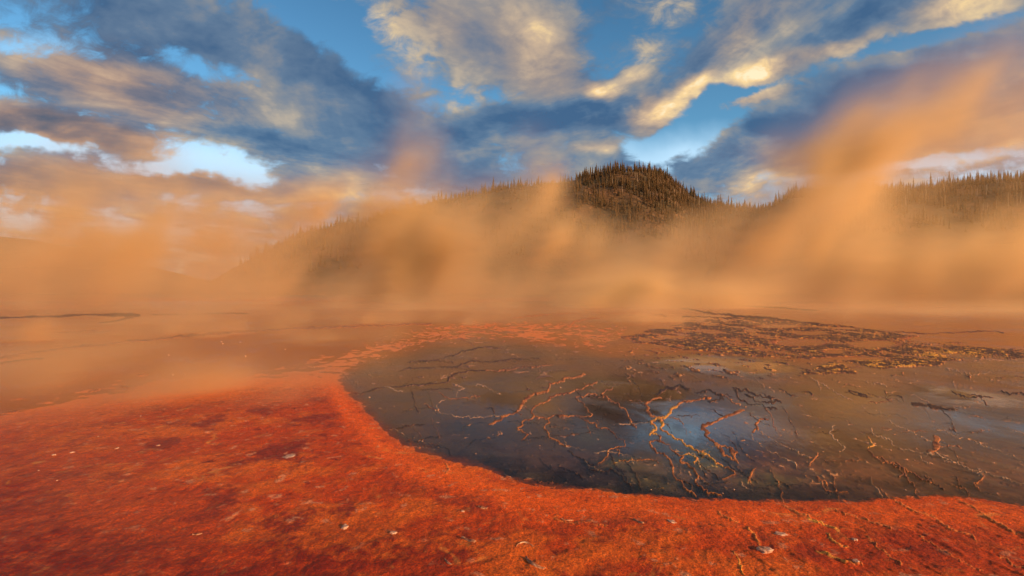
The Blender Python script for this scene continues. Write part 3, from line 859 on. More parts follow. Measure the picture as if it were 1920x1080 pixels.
mh, t, out = material("hillside grass and scree")
pos = t.new('ShaderNodeNewGeometry').outputs['Position']
n1_ = t.noise(pos, 0.05, 5.0, 0.6, 0.5)
n2_ = t.noise(pos, 0.5, 5.0, 0.65, 0.0)
c = t.ramp(n1_, [(0.35, (0.045, 0.036, 0.014)), (0.5, (0.085, 0.052, 0.020)), (0.62, (0.13, 0.065, 0.026))])
c = t.v('SCALE', c, t.mr(n2_, 0.3, 0.7, 0.55, 1.5))
pb = t.new('ShaderNodeBsdfPrincipled')
t.put(pb.inputs['Base Color'], c)
pb.inputs['Roughness'].default_value = 0.95
bb = t.new('ShaderNodeBump')
bb.inputs['Distance'].default_value = 1.0
bb.inputs['Strength'].default_value = 0.8
t.put(bb.inputs['Height'], n2_)
t.put(pb.inputs['Normal'], bb.outputs[0])
t.L.new(pb.outputs[0], out.inputs['Surface'])


def build_hill(h, name, nu, nd):
    uu = np.linspace(h.u0, h.u1, nu)
    dd = np.linspace(h.df, h.db, nd)
    UU, DD = np.meshgrid(uu, dd)
    Z = h.height(UU, DD)
    ii = np.arange(UU.size).reshape(UU.shape)
    me = raw_mesh(name, np.stack([(UU - U0) / F * DD, DD, Z], -1).reshape(-1, 3), np.stack([ii[:-1, :-1], ii[:-1, 1:], ii[1:, 1:], ii[1:, :-1]], -1).reshape(-1, 4), True)
    me.materials.append(mh)
    return tag(link(bpy.data.objects.new(name, me)), 'structure')


tag(build_hill(hillA, "hill", 420, 110), label='round wooded hill behind the steam')
tag(build_hill(hillB, "hill", 320, 100), label='long wooded ridge at the right behind the steam')
tag(build_hill(hillC, "hills", 260, 30), label='low far ridge behind the steam')

# conifers
mc, t, out = material("conifer needles")
oi = t.new('ShaderNodeObjectInfo').outputs['Random']
pos = t.new('ShaderNodeNewGeometry').outputs['Position']
n_ = t.noise(pos, 0.22, 3.0, 0.6)
n2_ = t.noise(pos, 2.0, 2.0, 0.6)
c = t.ramp(t.m('ADD', t.m('MULTIPLY', oi, 0.3), t.m('MULTIPLY_ADD', n_, 1.3, -0.2)), [(0.2, (0.018, 0.032, 0.010)), (0.5, (0.058, 0.046, 0.014)), (0.75, (0.125, 0.070, 0.020))])
c = t.v('SCALE', c, t.mr(n2_, 0.3, 0.7, 0.7, 1.35))
pb = t.new('ShaderNodeBsdfPrincipled')
t.put(pb.inputs['Base Color'], c)
pb.inputs['Roughness'].default_value = 0.8
t.L.new(pb.outputs[0], out.inputs['Surface'])
mb, t, out = material("weathered conifer bark")
pos = t.new('ShaderNodeNewGeometry').outputs['Position']
c = t.ramp(t.noise(pos, 3.0, 4.0, 0.6), [(0.3, (0.10, 0.065, 0.040)), (0.7, (0.26, 0.19, 0.13))])
pb = t.new('ShaderNodeBsdfPrincipled')
t.put(pb.inputs['Base Color'], c)
pb.inputs['Roughness'].default_value = 0.9
t.L.new(pb.outputs[0], out.inputs['Surface'])
ms, t, out = material("silvered dead wood")
pos = t.new('ShaderNodeNewGeometry').outputs['Position']
c = t.ramp(t.noise(pos, 4.0, 4.0, 0.6), [(0.3, (0.22, 0.17, 0.13)), (0.7, (0.55, 0.46, 0.36))])
pb = t.new('ShaderNodeBsdfPrincipled')
t.put(pb.inputs['Base Color'], c)
pb.inputs['Roughness'].default_value = 0.85
t.L.new(pb.outputs[0], out.inputs['Surface'])


def stick(a, b, ra, rb, n=5):
    """tapered round stick as verts, quads"""
    a, b = Vector(a), Vector(b)
    d = (b - a).normalized()
    s = d.orthogonal().normalized()
    w = d.cross(s)
    vs_, fs = [], []
    for p, r_ in ((a, ra), (b, rb)):
        for i in range(n):
            an = 2 * math.pi * i / n
            vs_.append(tuple(p + s * (r_ * math.cos(an)) + w * (r_ * math.sin(an))))
    for i in range(n):
        j = (i + 1) % n
        fs.append((i, j, n + j, n + i))
    return vs_, fs


def crown_arrays(h, r, tiers, sprays, rnd, base=0.12):
    """a pointed ragged crown of drooping sprays; quads"""
    vs_, fs = [], []
    for ti in range(tiers):
        f = ti / (tiers - 1)
        zz = h * (base + (0.97 - base) * f)
        rr = r * (1 - f) ** 0.8 * rnd.uniform(0.75, 1.2) + 0.05 * r
        off = rnd.random() * 6.28
        for s_ in range(sprays):
            an = off + 6.283 * s_ / sprays + rnd.uniform(-.3, .3)
            L_ = rr * rnd.uniform(0.55, 1.25)
            wd = L_ * 0.45 + 0.04 * r
            up = h / tiers * rnd.uniform(0.7, 1.2)
            ca, sa = math.cos(an), math.sin(an)
            b0 = len(vs_)
            droop = L_ * rnd.uniform(0.1, 0.5)
            vs_ += [(0, 0, zz + up), (ca * L_ * .55 - sa * wd * .5, sa * L_ * .55 + ca * wd * .5, zz + up * .1), (ca * L_, sa * L_, zz - droop), (ca * L_ * .55 + sa * wd * .5, sa * L_ * .55 - ca * wd * .5, zz + up * .1 - 0.1 * L_)]
            fs.append((b0, b0 + 1, b0 + 2, b0 + 3))
    b0 = len(vs_)
    vs_ += [(0.04 * r, 0, h * .9), (0, 0.05 * r, h * .9), (0, 0, h * 1.03), (-0.04 * r, -0.02 * r, h * .9)]
    fs.append((b0, b0 + 1, b0 + 2, b0 + 3))
    return np.array(vs_, np.float32), np.array(fs, np.int32)


protos = []
for i in range(6):
    rnd = random.Random(100 + i)
    hh = (7.5, 9.0, 6.0, 8.2, 10.0, 5.0)[i]
    rr = (1.35, 1.3, 1.2, 1.1, 1.5, 1.15)[i]
    cvv, cff = crown_arrays(hh, rr, 11, 7, rnd, (0.14, 0.2, 0.08, 0.25, 0.15, 0.05)[i])
    cm = raw_mesh("crown", cvv, cff)
    cm.materials.append(mc)
    tvv, tff = stick((0, 0, -0.8), (0, 0, hh * 0.9), 0.16, 0.03, 5)
    tm = raw_mesh("trunk", tvv, tff)
    tm.materials.append(mb)
    protos.append((hh, cm, tm, cvv, cff))


def scatter(h, n, u_lo, u_hi, rnd, front=0.0):
    u = rnd.uniform(u_lo, u_hi, n)
    s = rnd.uniform(front, 1.06, n)
    d = h.df + s * (h.dr - h.df)
    zz = h.height(u, d)
    x = (u - U0) / F * d
    return u, d, x, zz


def place_tree(u, x, d, zz, s, label, group):
    i = random.randrange(6)
    hh, cm, tm, _, _ = protos[i]
    e = bpy.data.objects.new("pine_tree", None)
    link(e)
    e.location = (x, d, zz)
    e.rotation_euler = (R(random.uniform(-2, 2)), R(random.uniform(-2, 2)), random.uniform(0, 6.28))
    e.scale = (s, s, s * random.uniform(0.9, 1.2))
    e.empty_display_size = 0.5
    tag(e, None, label, 'tree', group)
    link(bpy.data.objects.new("trunk", tm), e)
    link(bpy.data.objects.new("crown", cm), e)


rA = np.random.default_rng(5)
ORD = 'first second third fourth fifth sixth seventh eighth ninth tenth eleventh twelfth thirteenth fourteenth fifteenth sixteenth seventeenth'.split()
n_ind = 0
SINGLE = []
# skyline of the round hill and its shoulders, the notch, and the long ridge
spans = [(hillA, 745, 860, 12, 'small pointed pine in the misty treeline left of the round hill', 'pines on the low left shoulder', .75),
         (hillA, 860, 1010, 36, 'dark pointed pine standing in steam on the left shoulder skyline', 'pines on the left shoulder skyline', 1.0),
         (hillA, 1010, 1100, 14, 'steam veiled pine on the skyline where the left shoulder meets the round hill', 'pines veiled by steam below the round hill', .8),
         (hillA, 1092, 1180, 17, 'pine standing apart on the bare left brow of the round hill', 'pines on the left brow of the round hill', 1.0),
         (hillA, 1180, 1330, 44, 'close packed pine on the crest and right flank of the round hill', 'pines on the crest of the round hill', .95),
         (hillA, 1330, 1450, 30, 'pine on the low skyline of the notch between the two hills', 'pines in the notch between the hills', 1.0),
         (hillB, 1450, 1640, 32, 'steam dimmed pine on the left end of the long right hand ridge', 'pines on the misty end of the long ridge', .8),
         (hillB, 1640, 1925, 65, 'pine on the golden skyline of the long ridge', 'pines on the skyline of the long ridge', .95)]
for (h, ua, ub, n, lab, grp, sc_) in spans:
    for j in range(n):
        u = ua + (ub - ua) * (j + rA.uniform(0.1, 0.9)) / n
        d = h.dr + rA.uniform(-12, 1)
        zz = float(h.height(np.array([u]), np.array([d]))[0])
        sz = rA.uniform(0.55, 1.25)
        word = 'tall ' if sz > 1.05 else 'small ' if sz < 0.75 else ''
        ll = lab
        if 'brow' in lab:
            ll = '%s %spine from the left on the bare brow of the round hill' % (ORD[j], word)
        elif 'small' not in lab:
            ll = word + lab
        place_tree(u, (u - U0) / F * d, d, zz, sc_ * sz, ll, grp)
        n_ind += 1
for j in range(50):
    u = rA.uniform(1095, 1300)
    d = rA.uniform(440, 505)
    zz = float(hillA.height(np.array([u]), np.array([d]))[0])
    place_tree(u, (u - U0) / F * d, d, zz, rA.uniform(0.7, 1.1), 'slender sunlit pine low on the open face of the round hill', 'pines on the face of the round hill')

# the rest of the wood, too many to count
FV, FF = [], []
off = 0
for (h, n, ua, ub, fr_) in [(hillA, 3600, 450, 1480, 0.12), (hillA, 3200, 1080, 1460, 0.15), (hillB, 5000, 1400, 2300, 0.25), (hillB, 700, 2300, 3600, 0.3)]:
    u, d, x, zz = scatter(h, n, ua, ub, rA, fr_)
    if h is hillA:      # the round hill has bare ground near its top left
        bare = (fbm(x * 0.03, d * 0.03, 3, 300) > 0.45) | ((u > 1100) & (u < 1175) & (d > 478) & (rA.random(n) > 0.15))
        keep = ~bare
    elif h is hillB:
        keep = fbm(x * 0.025, d * 0.025, 3, 301) < 0.42
    else:
        keep = np.ones(n, bool)
    for xx, dd_, z_ in zip(x[keep], d[keep], zz[keep]):
        hh, cm, tm, cv_, cf_ = protos[int(rA.integers(6))]
        s = rA.uniform(0.35, 0.85) * (1.0 + 0.55 * float(perlin(np.array([xx * 0.05]), np.array([dd_ * 0.05]), 9)[0])) * (1.3 if rA.random() < 0.12 else 1.0)
        a = rA.uniform(0, 6.28)
        ca, sa = math.cos(a) * s, math.sin(a) * s
        q = np.empty_like(cv_)
        q[:, 0] = cv_[:, 0] * ca - cv_[:, 1] * sa + xx
        q[:, 1] = cv_[:, 0] * sa + cv_[:, 1] * ca + dd_
        q[:, 2] = cv_[:, 2] * s * 1.05 + z_
        FV.append(q)
        FF.append(cf_ + off)
        off += len(q)
fm = raw_mesh("forest", np.concatenate(FV), np.concatenate(FF))
fm.materials.append(mc)
tag(link(bpy.data.objects.new("forest", fm)), 'stuff', 'pine wood covering the hillsides behind the steam')

# dead standing poles
snag_meshes = []
for i in range(4):
    rnd = random.Random(300 + i)
    hh = (9.0, 12.0, 7.5, 10.5)[i]
    vv_, ff_ = stick((0, 0, -0.5), (rnd.uniform(-.4, .4), rnd.uniform(-.4, .4), hh), 0.17, 0.05, 6)
    vv_, ff_ = list(vv_), list(ff_)
    for j in range(14):
        zz = hh * rnd.uniform(0.35, 0.95)
        an = rnd.uniform(0, 6.28)
        L_ = rnd.uniform(0.3, 1.0)
        a_, b_ = stick((0, 0, zz), (L_ * math.cos(an), L_ * math.sin(an), zz + rnd.uniform(-.1, .3)), 0.045, 0.015, 4)
        b0 = len(vv_)
        vv_ += a_
        ff_ += [tuple(k + b0 for k in f) for f in b_]
    me = raw_mesh("dead_tree", np.array(vv_), np.array(ff_))
    me.materials.append(ms)
    snag_meshes.append(me)


def snag(u, d, zz, s, label, group=None):
    o = link(bpy.data.objects.new("dead_tree", random.choice(snag_meshes)))
    o.location = ((u - U0) / F * d, d, zz)
    o.scale = (s, s, s)
    o.rotation_euler = (R(random.uniform(-4, 4)), R(random.uniform(-4, 4)), random.uniform(0, 6.28))
    tag(o, None, label, 'dead tree', group)


def on(h, u, back):
    d = h.dr - back
    return d, float(h.height(np.array([float(u)]), np.array([float(d)]))[0])


for (h, u, bk, s, lab, grp) in [
        (hillA, 879, 4, 1.25, 'tall bare pole farthest left on the left shoulder skyline', None),
        (hillA, 906, 4, .9, 'short bare pole just right of the tallest pole on the left shoulder', None),
        (hillA, 951, 5, 1.2, 'thin bare pole above the dark pine clump on the left shoulder', None),
        (hillA, 966, 5, 1.0, 'bare pole between the dark pine clump and the veiled treeline', None),
        (hillA, 1308, 4, 1.25, 'tall bare pole on the right foot of the round hill', None),
        (hillA, 1316, 4, .9, 'shorter bare pole close beside a tall one on the right foot of the round hill', None),
        (hillA, 1382, 4, 1.35, 'tallest bare pole in the notch between the hills', None),
        (hillA, 1424, 4, .9, 'bare pole over the dark pines at the right of the notch', None),
        (hillB, 1480, 4, .7, 'bare pole at the misty left end of the long ridge', None),
        (hillB, 1767, 4, .8, 'leaning bare pole at the start of the darker treeline of the long ridge', None),
        (hillB, 1860, 4, 1.2, 'tallest bare pole on the long ridge skyline', None),
        (hillB, 1900, 4, .9, 'bare pole near the right end of the long ridge skyline', None)]:
    d, zz = on(h, u, bk)
    snag(u, d, zz, s, lab, grp)
for j in range(26):
    u = rA.uniform(1130, 1320)
    d, zz = on(hillA, u, rA.uniform(30, 170))
    snag(u, d, zz, rA.uniform(.5, .9), 'pale bare pole among the pines on the slope of the round hill', 'dead poles on the round hill slope')
for j in range(34):
    u = rA.uniform(1690, 1915)
    d, zz = on(hillB, u, rA.uniform(30, 120))
    snag(u, d, zz, rA.uniform(.5, .9), 'pale bare pole among the pines on the slope below the long ridge', 'dead poles on the long ridge slope')
# fallen trunks on the bare brow
lv, lf = stick((-4.5, 0, 0.12), (4.5, 0, 0.25), 0.20, 0.08, 6)
logm = raw_mesh("fallen_log", np.array(lv), np.array(lf))
logm.materials.append(ms)
for j in range(26):
    u = rA.uniform(1112, 1180) if j < 16 else rA.uniform(1180, 1290)
    d, zz = on(hillA, u, rA.uniform(4, 40))
    o = link(bpy.data.objects.new("fallen_log", logm))
    o.location = ((u - U0) / F * d, d, zz + 0.25)
    o.rotation_euler = (0, R(rA.uniform(-24, 24)), R(rA.uniform(-50, 50)))
    s = rA.uniform(0.5, 1.0)
    o.scale = (s, 1.0, 1.0)
    tag(o, None, 'pale fallen trunk lying on the bare brow of the round hill', 'fallen log', 'fallen trunks on the round hill')

# ------------------------------------------------------------------ bits lying on the mat
mr_, t, out = material("pale sinter stone")
pos = t.new('ShaderNodeTexCoord').outputs['Object']
n_ = t.noise(pos, 25.0, 5.0, 0.65)
c = t.ramp(n_, [(0.3, (0.30, 0.12, 0.07)), (0.5, (0.50, 0.26, 0.17)), (0.75, (0.66, 0.48, 0.36))])
pb = t.new('ShaderNodeBsdfPrincipled')
t.put(pb.inputs['Base Color'], c)
pb.inputs['Roughness'].default_value = 0.7
bb = t.new('ShaderNodeBump')
bb.inputs['Distance'].default_value = 0.01
t.put(bb.inputs['Height'], n_)
t.put(pb.inputs['Normal'], bb.outputs[0])
t.L.new(pb.outputs[0], out.inputs['Surface'])
mk, t, out = material("soaked bark")
pos = t.new('ShaderNodeTexCoord').outputs['Object']
n_ = t.noise(t.v('MULTIPLY', pos, (0.3, 2.0, 2.0)), 30.0, 5.0, 0.65)
c = t.ramp(n_, [(0.35, (0.10, 0.03, 0.015)), (0.5, (0.42, 0.16, 0.07)), (0.7, (0.80, 0.55, 0.34))])
pb = t.new('ShaderNodeBsdfPrincipled')
t.put(pb.inputs['Base Color'], c)
pb.inputs['Roughness'].default_value = 0.6
bb = t.new('ShaderNodeBump')
bb.inputs['Distance'].default_value = 0.01
t.put(bb.inputs['Height'], n_)
t.put(pb.inputs['Normal'], bb.outputs[0])
t.L.new(pb.outputs[0], out.inputs['Surface'])


def ground_z(px, py):
    j = int(np.argmin(np.abs(vs_rows - py)))
    i = int(np.argmin(np.abs(us - px)))
    return float(z[j, i])


def rock(px, py, sx, sy, sz, rot, label, group=None, mat=None, name="stone", cat='stone', seed=1):
    import bmesh
    bm = bmesh.new()
    bmesh.ops.create_icosphere(bm, subdivisions=3, radius=1.0)
    me = bpy.data.meshes.new(name)
    bm.to_mesh(me)
    bm.free()
    co = np.empty(len(me.vertices) * 3, np.float32)
    me.vertices.foreach_get('co', co)
    co = co.reshape(-1, 3)
    n = fbm(co[:, 0] * 1.3 + seed * 3.7, co[:, 1] * 1.3 + co[:, 2] * 0.9, 4, seed)
    co *= (1 + 0.38 * n)[:, None]
    co[:, 2] = np.clip(co[:, 2], -0.6, 0.72 + 0.15 * n)
    co *= np.array((sx, sy, sz), np.float32)
    me.vertices.foreach_set('co', co.ravel())
    me.update()
    me.materials.append(mat or mr_)
    x, y = ground_at(px, py)
    o = link(bpy.data.objects.new(name, me))
    o.location = (x, y, ground_z(px, py) + sz * 0.15)
    o.rotation_euler = (0, 0, R(rot))
    return tag(o, None, label, cat, group)


def bark(px, py, L_, w_, curl, rot, label, seed=1, name="bark_piece", cat='bark'):
    """a curled strip of bark: a thick arched sheet, bent along its length"""
    n, m = 18, 7
    vs_ = []
    for side in (0, 1):
        for i in range(n):
            s = i / (n - 1) - 0.5
            for j in range(m):
                q = j / (m - 1) - 0.5
                wob_ = 0.12 * math.sin(7 * s + seed) + 0.08 * math.sin(17 * s + seed * 2)
                wd = w_ * (1 - 1.7 * abs(s) ** 3) * (1 + wob_)
                vs_.append((s * L_, q * wd + curl * L_ * (s * s * 4 - 0.4) * 0.35, 0.55 * w_ * math.cos(q * 2.7) * (1 + 0.25 * math.sin(9 * s + seed)) + (0.006 if side == 0 else -0.004)))
    f = []
    N_ = n * m
    for i in range(n - 1):
        for j in range(m - 1):
            a = i * m + j
            f.append((a, a + m, a + m + 1, a + 1))
            f.append((N_ + a, N_ + a + 1, N_ + a + m + 1, N_ + a + m))
    for i in range(n - 1):
        for j in (0, m - 1):
            a = i * m + j
            f.append((a, a + m, N_ + a + m, N_ + a) if j else (a, N_ + a, N_ + a + m, a + m))
    for j in range(m - 1):
        for i in (0, n - 1):
            a = i * m + j
            f.append((a, a + 1, N_ + a + 1, N_ + a) if i == 0 else (a, N_ + a, N_ + a + 1, a + 1))
    me = raw_mesh(name, np.array(vs_) * 0.78, np.array(f), True)
    me.materials.append(mk)
    x, y = ground_at(px, py)
    o = link(bpy.data.objects.new(name, me))
    o.location = (x, y, ground_z(px, py) - 0.22 * w_)
    o.rotation_euler = (R(random.uniform(-4, 4)), R(random.uniform(-4, 4)), R(rot))
    return tag(o, None, label, cat)


rock(1432, 1038, .070, .050, .030, 10, 'smooth pinkish white stone half sunk in the red mat, largest near the lower right', seed=3)
rock(1427, 1037, .020, .050, .030, 20, 'added dark clod against the left side of the big pinkish stone', None, mk, "shade", 'shade', 4)  # dark lump added to stand for the stone's shaded left side
rock(1602, 1058, .030, .022, .016, 0, 'small pale stone at the end of the yellow wrinkle near the bottom right', seed=6)
rock(1600, 1017, .026, .020, .014, 0, 'small cream stone on the red mat between two yellow wrinkles', seed=7)
rock(1462, 1006, .060, .030, .012, -20, 'flat pinkish flake on the red mat above the big stone', seed=8)
rock(543, 860, .07, .09, .010, 0, 'broad pale pink scab standing on the red mat at the left centre', seed=9)
rock(648, 995, .030, .045, .020, 10, 'small cream pebble pressed in the mat, left of the bark pieces', seed=10)
rock(738, 1006, .030, .022, .016, 0, 'pale pebble beside a dark pit on the red mat', seed=12)
rock(1258, 983, .045, .030, .014, -40, 'pale elongated flake on the mat below the black shore', seed=14)
rock(868, 964, .018, .014, .010, 0, 'tiny pale pebble just left of the cream topped bark', seed=15)
bark(905, 957, .13, .045, .15, -25, 'short cream topped piece of bark with a dark underside on the orange mat', 2)
bark(879, 1019, .20, .045, .1, -36, 'straight light brown bark strip lying diagonally near the bottom', 5)
bark(982, 1026, .19, .022, -1.5, 8, 'thin twig bent into an arch on the mat near the bottom', 6, "twig", 'twig')
bark(1001, 1064, .27, .040, .35, -48, 'long curved bark strip nearest the bottom edge', 8)
bark(1196, 984, .16, .035, .1, -55, 'weathered bark sliver below the black shore', 11)
bark(1062, 978, .16, .018, .3, -15, 'thin pale twig lying on the orange mat below the shore', 12, "twig", 'twig')
bark(372, 1005, .10, .030, .2, 15, 'small dark edged chip alone on the left part of the mat', 13, "wood_chip", 'wood chip')
bark(840, 1058, .13, .02, .2, -50, 'short thin twig near the bottom between two bark strips', 14, "twig", 'twig')
# ring shaped crumbs of crust breaking the surface at the far left
for (px, py, lab) in [(221, 845, 'pale ring of crust poking out of the mat at the left'), (137, 852, 'small cream crumb of crust left of the pale ring'),
                      (103, 857, 'dark and cream crumb of crust, leftmost of its row'), (298, 838, 'lone cream chip right of the pale ring')]:
    rock(px, py, .030, .020, .012, random.uniform(0, 90), lab, None, mr_, "crust_crumb", 'crust crumb', int(px))
for (px, py) in [(75, 691), (133, 677), (317, 666), (325, 703), (418, 645), (416, 641), (461, 668), (348, 702), (451, 642), (535, 655), (589, 689), (693, 745), (817, 769), (75, 886), (110, 905), (186, 822), (265, 782), (516, 586), (1050, 727), (1340, 803), (1677, 870), (1695, 918), (1375, 917), (1397, 914), (1220, 917), (1354, 924), (792, 827), (1410, 640), (1165, 618), (1290, 850)]:
    x, y = ground_at(px, py)
    s = y * random.uniform(0.0009, 0.0015)
    o = rock(px, py, s * 1.3, s * 1.3, s * 1.0, 0, 'tiny cream chip of crust showing as a bright fleck', 'bright crust chips', mr_, "crust_chip", 'crust chip', px)
    o.location.z = max(o.location.z, s * 0.3)

# ------------------------------------------------------------------ steam
def spline_noise(shape, cells, rng):
    """smooth random field on a regular lattice; cells = lattice steps per feature along each axis"""
    out_ = rng.random([int(n / c) + 5 for n, c in zip(shape, cells)]).astype(np.float32)
    for ax, (n, c) in enumerate(zip(shape, cells)):
        p = np.arange(n) / c
        i0 = p.astype(int)
        f = (p - i0).astype(np.float32)
        w = [(1 - f) ** 3 / 6, (3 * f ** 3 - 6 * f ** 2 + 4) / 6, (-3 * f ** 3 + 3 * f ** 2 + 3 * f + 1) / 6, f ** 3 / 6]
        sh = [1, 1, 1]
        sh[ax] = n
        out_ = sum(np.take(out_, i0 + k_, axis=ax) * w[k_].reshape(sh).astype(np.float32) for k_ in range(4))
    return out_


def steam_noise(shape, steps, sizes, amps, rng, shear=0.0):
    nx_, ny_, nz_ = shape
    pad = int(abs(shear) * nz_ * steps[2] / steps[0]) + 1
    tot = np.zeros((nx_ + pad, ny_, nz_), np.float32)
    for s_, a_ in zip(sizes, amps):
        cells = [max(1.2, s_ / steps[0]), max(1.2, s_ / steps[1]), max(1.2, s_ * 1.5 / steps[2])]
        n = spline_noise((nx_ + pad, ny_, nz_), cells, rng)
        tot += a_ * (n - n.mean()) / n.std()
    out_ = np.empty(shape, np.float32)
    for k_ in range(nz_):
        o_ = pad - 1 - int(shear * k_ * steps[2] / steps[0])
        out_[:, :, k_] = tot[max(o_, 0):max(o_, 0) + nx_, :, k_]
    return out_


def steam_grid(name, box, res, density, mat, label):
    """a voxel volume of steam: the density of every voxel is handed to a volume grid"""
    x0, x1, y0, y1, z0, z1 = box
    nx_, ny_, nz_ = res
    gx_, gy_, gz_ = np.meshgrid(np.linspace(x0, x1, nx_), np.linspace(y0, y1, ny_), np.linspace(z0, z1, nz_), indexing='ij')
    me = bpy.data.meshes.new(name)
    me.vertices.add(gx_.size)
    me.vertices.foreach_set('co', np.stack([gx_, gy_, gz_], -1).astype(np.float32).ravel())
    set_float(me, 'steam_density', density)
    me.materials.append(mat)
    ob = link(bpy.data.objects.new(name, me))
    ng = bpy.data.node_groups.new(name + "_grid", 'GeometryNodeTree')
    ng.interface.new_socket('Geometry', in_out='INPUT', socket_type='NodeSocketGeometry')
    ng.interface.new_socket('Geometry', in_out='OUTPUT', socket_type='NodeSocketGeometry')
    g = NT(ng)
    gi, go = g.new('NodeGroupInput'), g.new('NodeGroupOutput')
    vc = g.new('GeometryNodeVolumeCube')
    for k_, v_ in (('Min', (x0, y0, z0)), ('Max', (x1, y1, z1)), ('Resolution X', nx_), ('Resolution Y', ny_), ('Resolution Z', nz_)):
        vc.inputs[k_].default_value = v_
    p = g.v('SUBTRACT', g.new('GeometryNodeInputPosition').outputs[0], (x0, y0, z0))
    p = g.v('MULTIPLY', p, ((nx_ - 1) / (x1 - x0), (ny_ - 1) / (y1 - y0), (nz_ - 1) / (z1 - z0)))
    c_ = g.xyz(p)
    r_ = [g.m('ROUND', q) for q in c_]
    # node maths is single precision: keep the running index as an integer
    im = lambda op, a, b: (lambda n: (g.put(n.inputs[0], a), g.put(n.inputs[1], b), n.outputs[0])[2])(g.new('FunctionNodeIntegerMath', operation=op))
    i_ = im('ADD', im('MULTIPLY', im('ADD', im('MULTIPLY', r_[0], ny_), r_[1]), nz_), r_[2])
    na = g.new('GeometryNodeInputNamedAttribute', data_type='FLOAT')
    na.inputs[0].default_value = 'steam_density'
    si = g.new('GeometryNodeSampleIndex', data_type='FLOAT')
    g.L.new(gi.outputs[0], si.inputs[0])
    g.L.new(na.outputs[0], si.inputs['Value'])
    g.L.new(i_, si.inputs['Index'])
    g.L.new(si.outputs[0], vc.inputs['Density'])
    sm = g.new('GeometryNodeSetMaterial')
    sm.inputs['Material'].default_value = mat
    g.L.new(vc.outputs[0], sm.inputs[0])
    g.L.new(sm.outputs[0], go.inputs[0])
    ob.modifiers.new('steam', 'NODES').node_group = ng
    return tag(ob, 'stuff', label)


def steam_material(name, color, aniso):
    m, t_, out_ = material(name)
    pv = t_.new('ShaderNodeVolumePrincipled')
    pv.inputs['Color'].default_value = tuple(color) + (1,)
    pv.inputs['Density'].default_value = 1.0
    pv.inputs['Anisotropy'].default_value = aniso
    t_.L.new(pv.outputs[0], out_.inputs['Volume'])
    return m


# plumes: bearing px, height py, distance m, half widths px, depth m, optical depth
PLUMES = [(px, 548, 120, 150, 30, 34, 1.5) for px in range(-500, 2500, 170)] + [
    (-250, 430, 130, 200, 70, 30, 2.0), (0, 480, 125, 190, 45, 30, 3.4), (20, 500, 80, 170, 34, 18, 2.2), (130, 450, 90, 120, 34, 18, 1.0), (-400, 480, 125, 200, 50, 30, 3.0), (260, 480, 125, 150, 40, 25, 1.8), (30, 405, 140, 170, 42, 25, 1.5), (380, 400, 140, 170, 30, 25, 1.1), (560, 405, 140, 100, 28, 25, 1.0), (900, 575, 75, 240, 20, 12, 1.6), (560, 585, 60, 200, 18, 10, .8), (1180, 560, 85, 140, 22, 12, 1.2), (230, 420, 120, 150, 45, 25, 1.9), (230, 320, 120, 75, 40, 18, .8), (60, 335, 130, 90, 28, 20, .45),
    (330, 500, 90, 110, 50, 18, 2.0), (440, 440, 110, 110, 45, 22, 1.7), (560, 440, 120, 100, 45, 22, 1.6), (650, 460, 120, 110, 50, 22, 1.7), (700, 410, 130, 80, 28, 20, .9),
    (760, 450, 120, 90, 42, 20, 1.8), (840, 430, 120, 80, 40, 18, 1.7), (930, 430, 115, 75, 34, 18, 1.7), (1030, 410, 110, 60, 36, 15, 2.3), (1035, 350, 110, 36, 30, 12, .9), (1000, 285, 112, 30, 40, 10, .5),
    (800, 320, 120, 50, 55, 15, .85), (785, 250, 120, 34, 60, 12, .55), (775, 180, 120, 28, 35, 10, .35), (1080, 470, 110, 80, 36, 18, 1.7), (1170, 500, 110, 90, 32, 18, 1.6), (1180, 440, 115, 90, 24, 18, .7),
    (1290, 490, 100, 50, 34, 14, 1.5), (1380, 470, 95, 55, 34, 14, 1.8), (1440, 440, 95, 45, 32, 12, 1.8), (1500, 410, 92, 55, 34, 12, 2.2), (1570, 390, 92, 60, 36, 12, 2.1), (1620, 400, 95, 36, 40, 12, 1.0),
    (1590, 320, 95, 55, 45, 12, 1.6), (1630, 260, 95, 50, 45, 12, 1.3), (1700, 230, 95, 60, 40, 12, 1.1), (1770, 190, 95, 60, 40, 12, .85), (1850, 130, 95, 55, 45, 12, .8), (1920, 180, 95, 80, 70, 14, .9),
    (1850, 270, 95, 120, 30, 14, .55), (1450, 300, 105, 90, 25, 14, .5), (1560, 480, 100, 120, 40, 18, 2.2), (1720, 520, 100, 120, 34, 18, 2.2), (1900, 505, 95, 100, 40, 16, 2.2), (1960, 440, 95, 60, 36, 14, 1.5),
    (2150, 420, 100, 130, 80, 16, 1.5), (1700, 570, 80, 260, 22, 14, 1.1), (1400, 560, 85, 200, 18, 14, .8), (400, 540, 58, 80, 40, 8, 2.0), (350, 590, 40, 60, 22, 5, .45), (150, 560, 75, 200, 26, 12, .9)]
box = (-215.0, 235.0, 26.0, 200.0, 0.0, 62.0)
res = (400, 130, 80)
stp = [(box[1] - box[0]) / (res[0] - 1), (box[3] - box[2]) / (res[1] - 1), (box[5] - box[4]) / (res[2] - 1)]
ax_ = [np.linspace(box[2 * i], box[2 * i + 1], res[i]).astype(np.float32) for i in range(3)]
rho = np.zeros(res, np.float32)
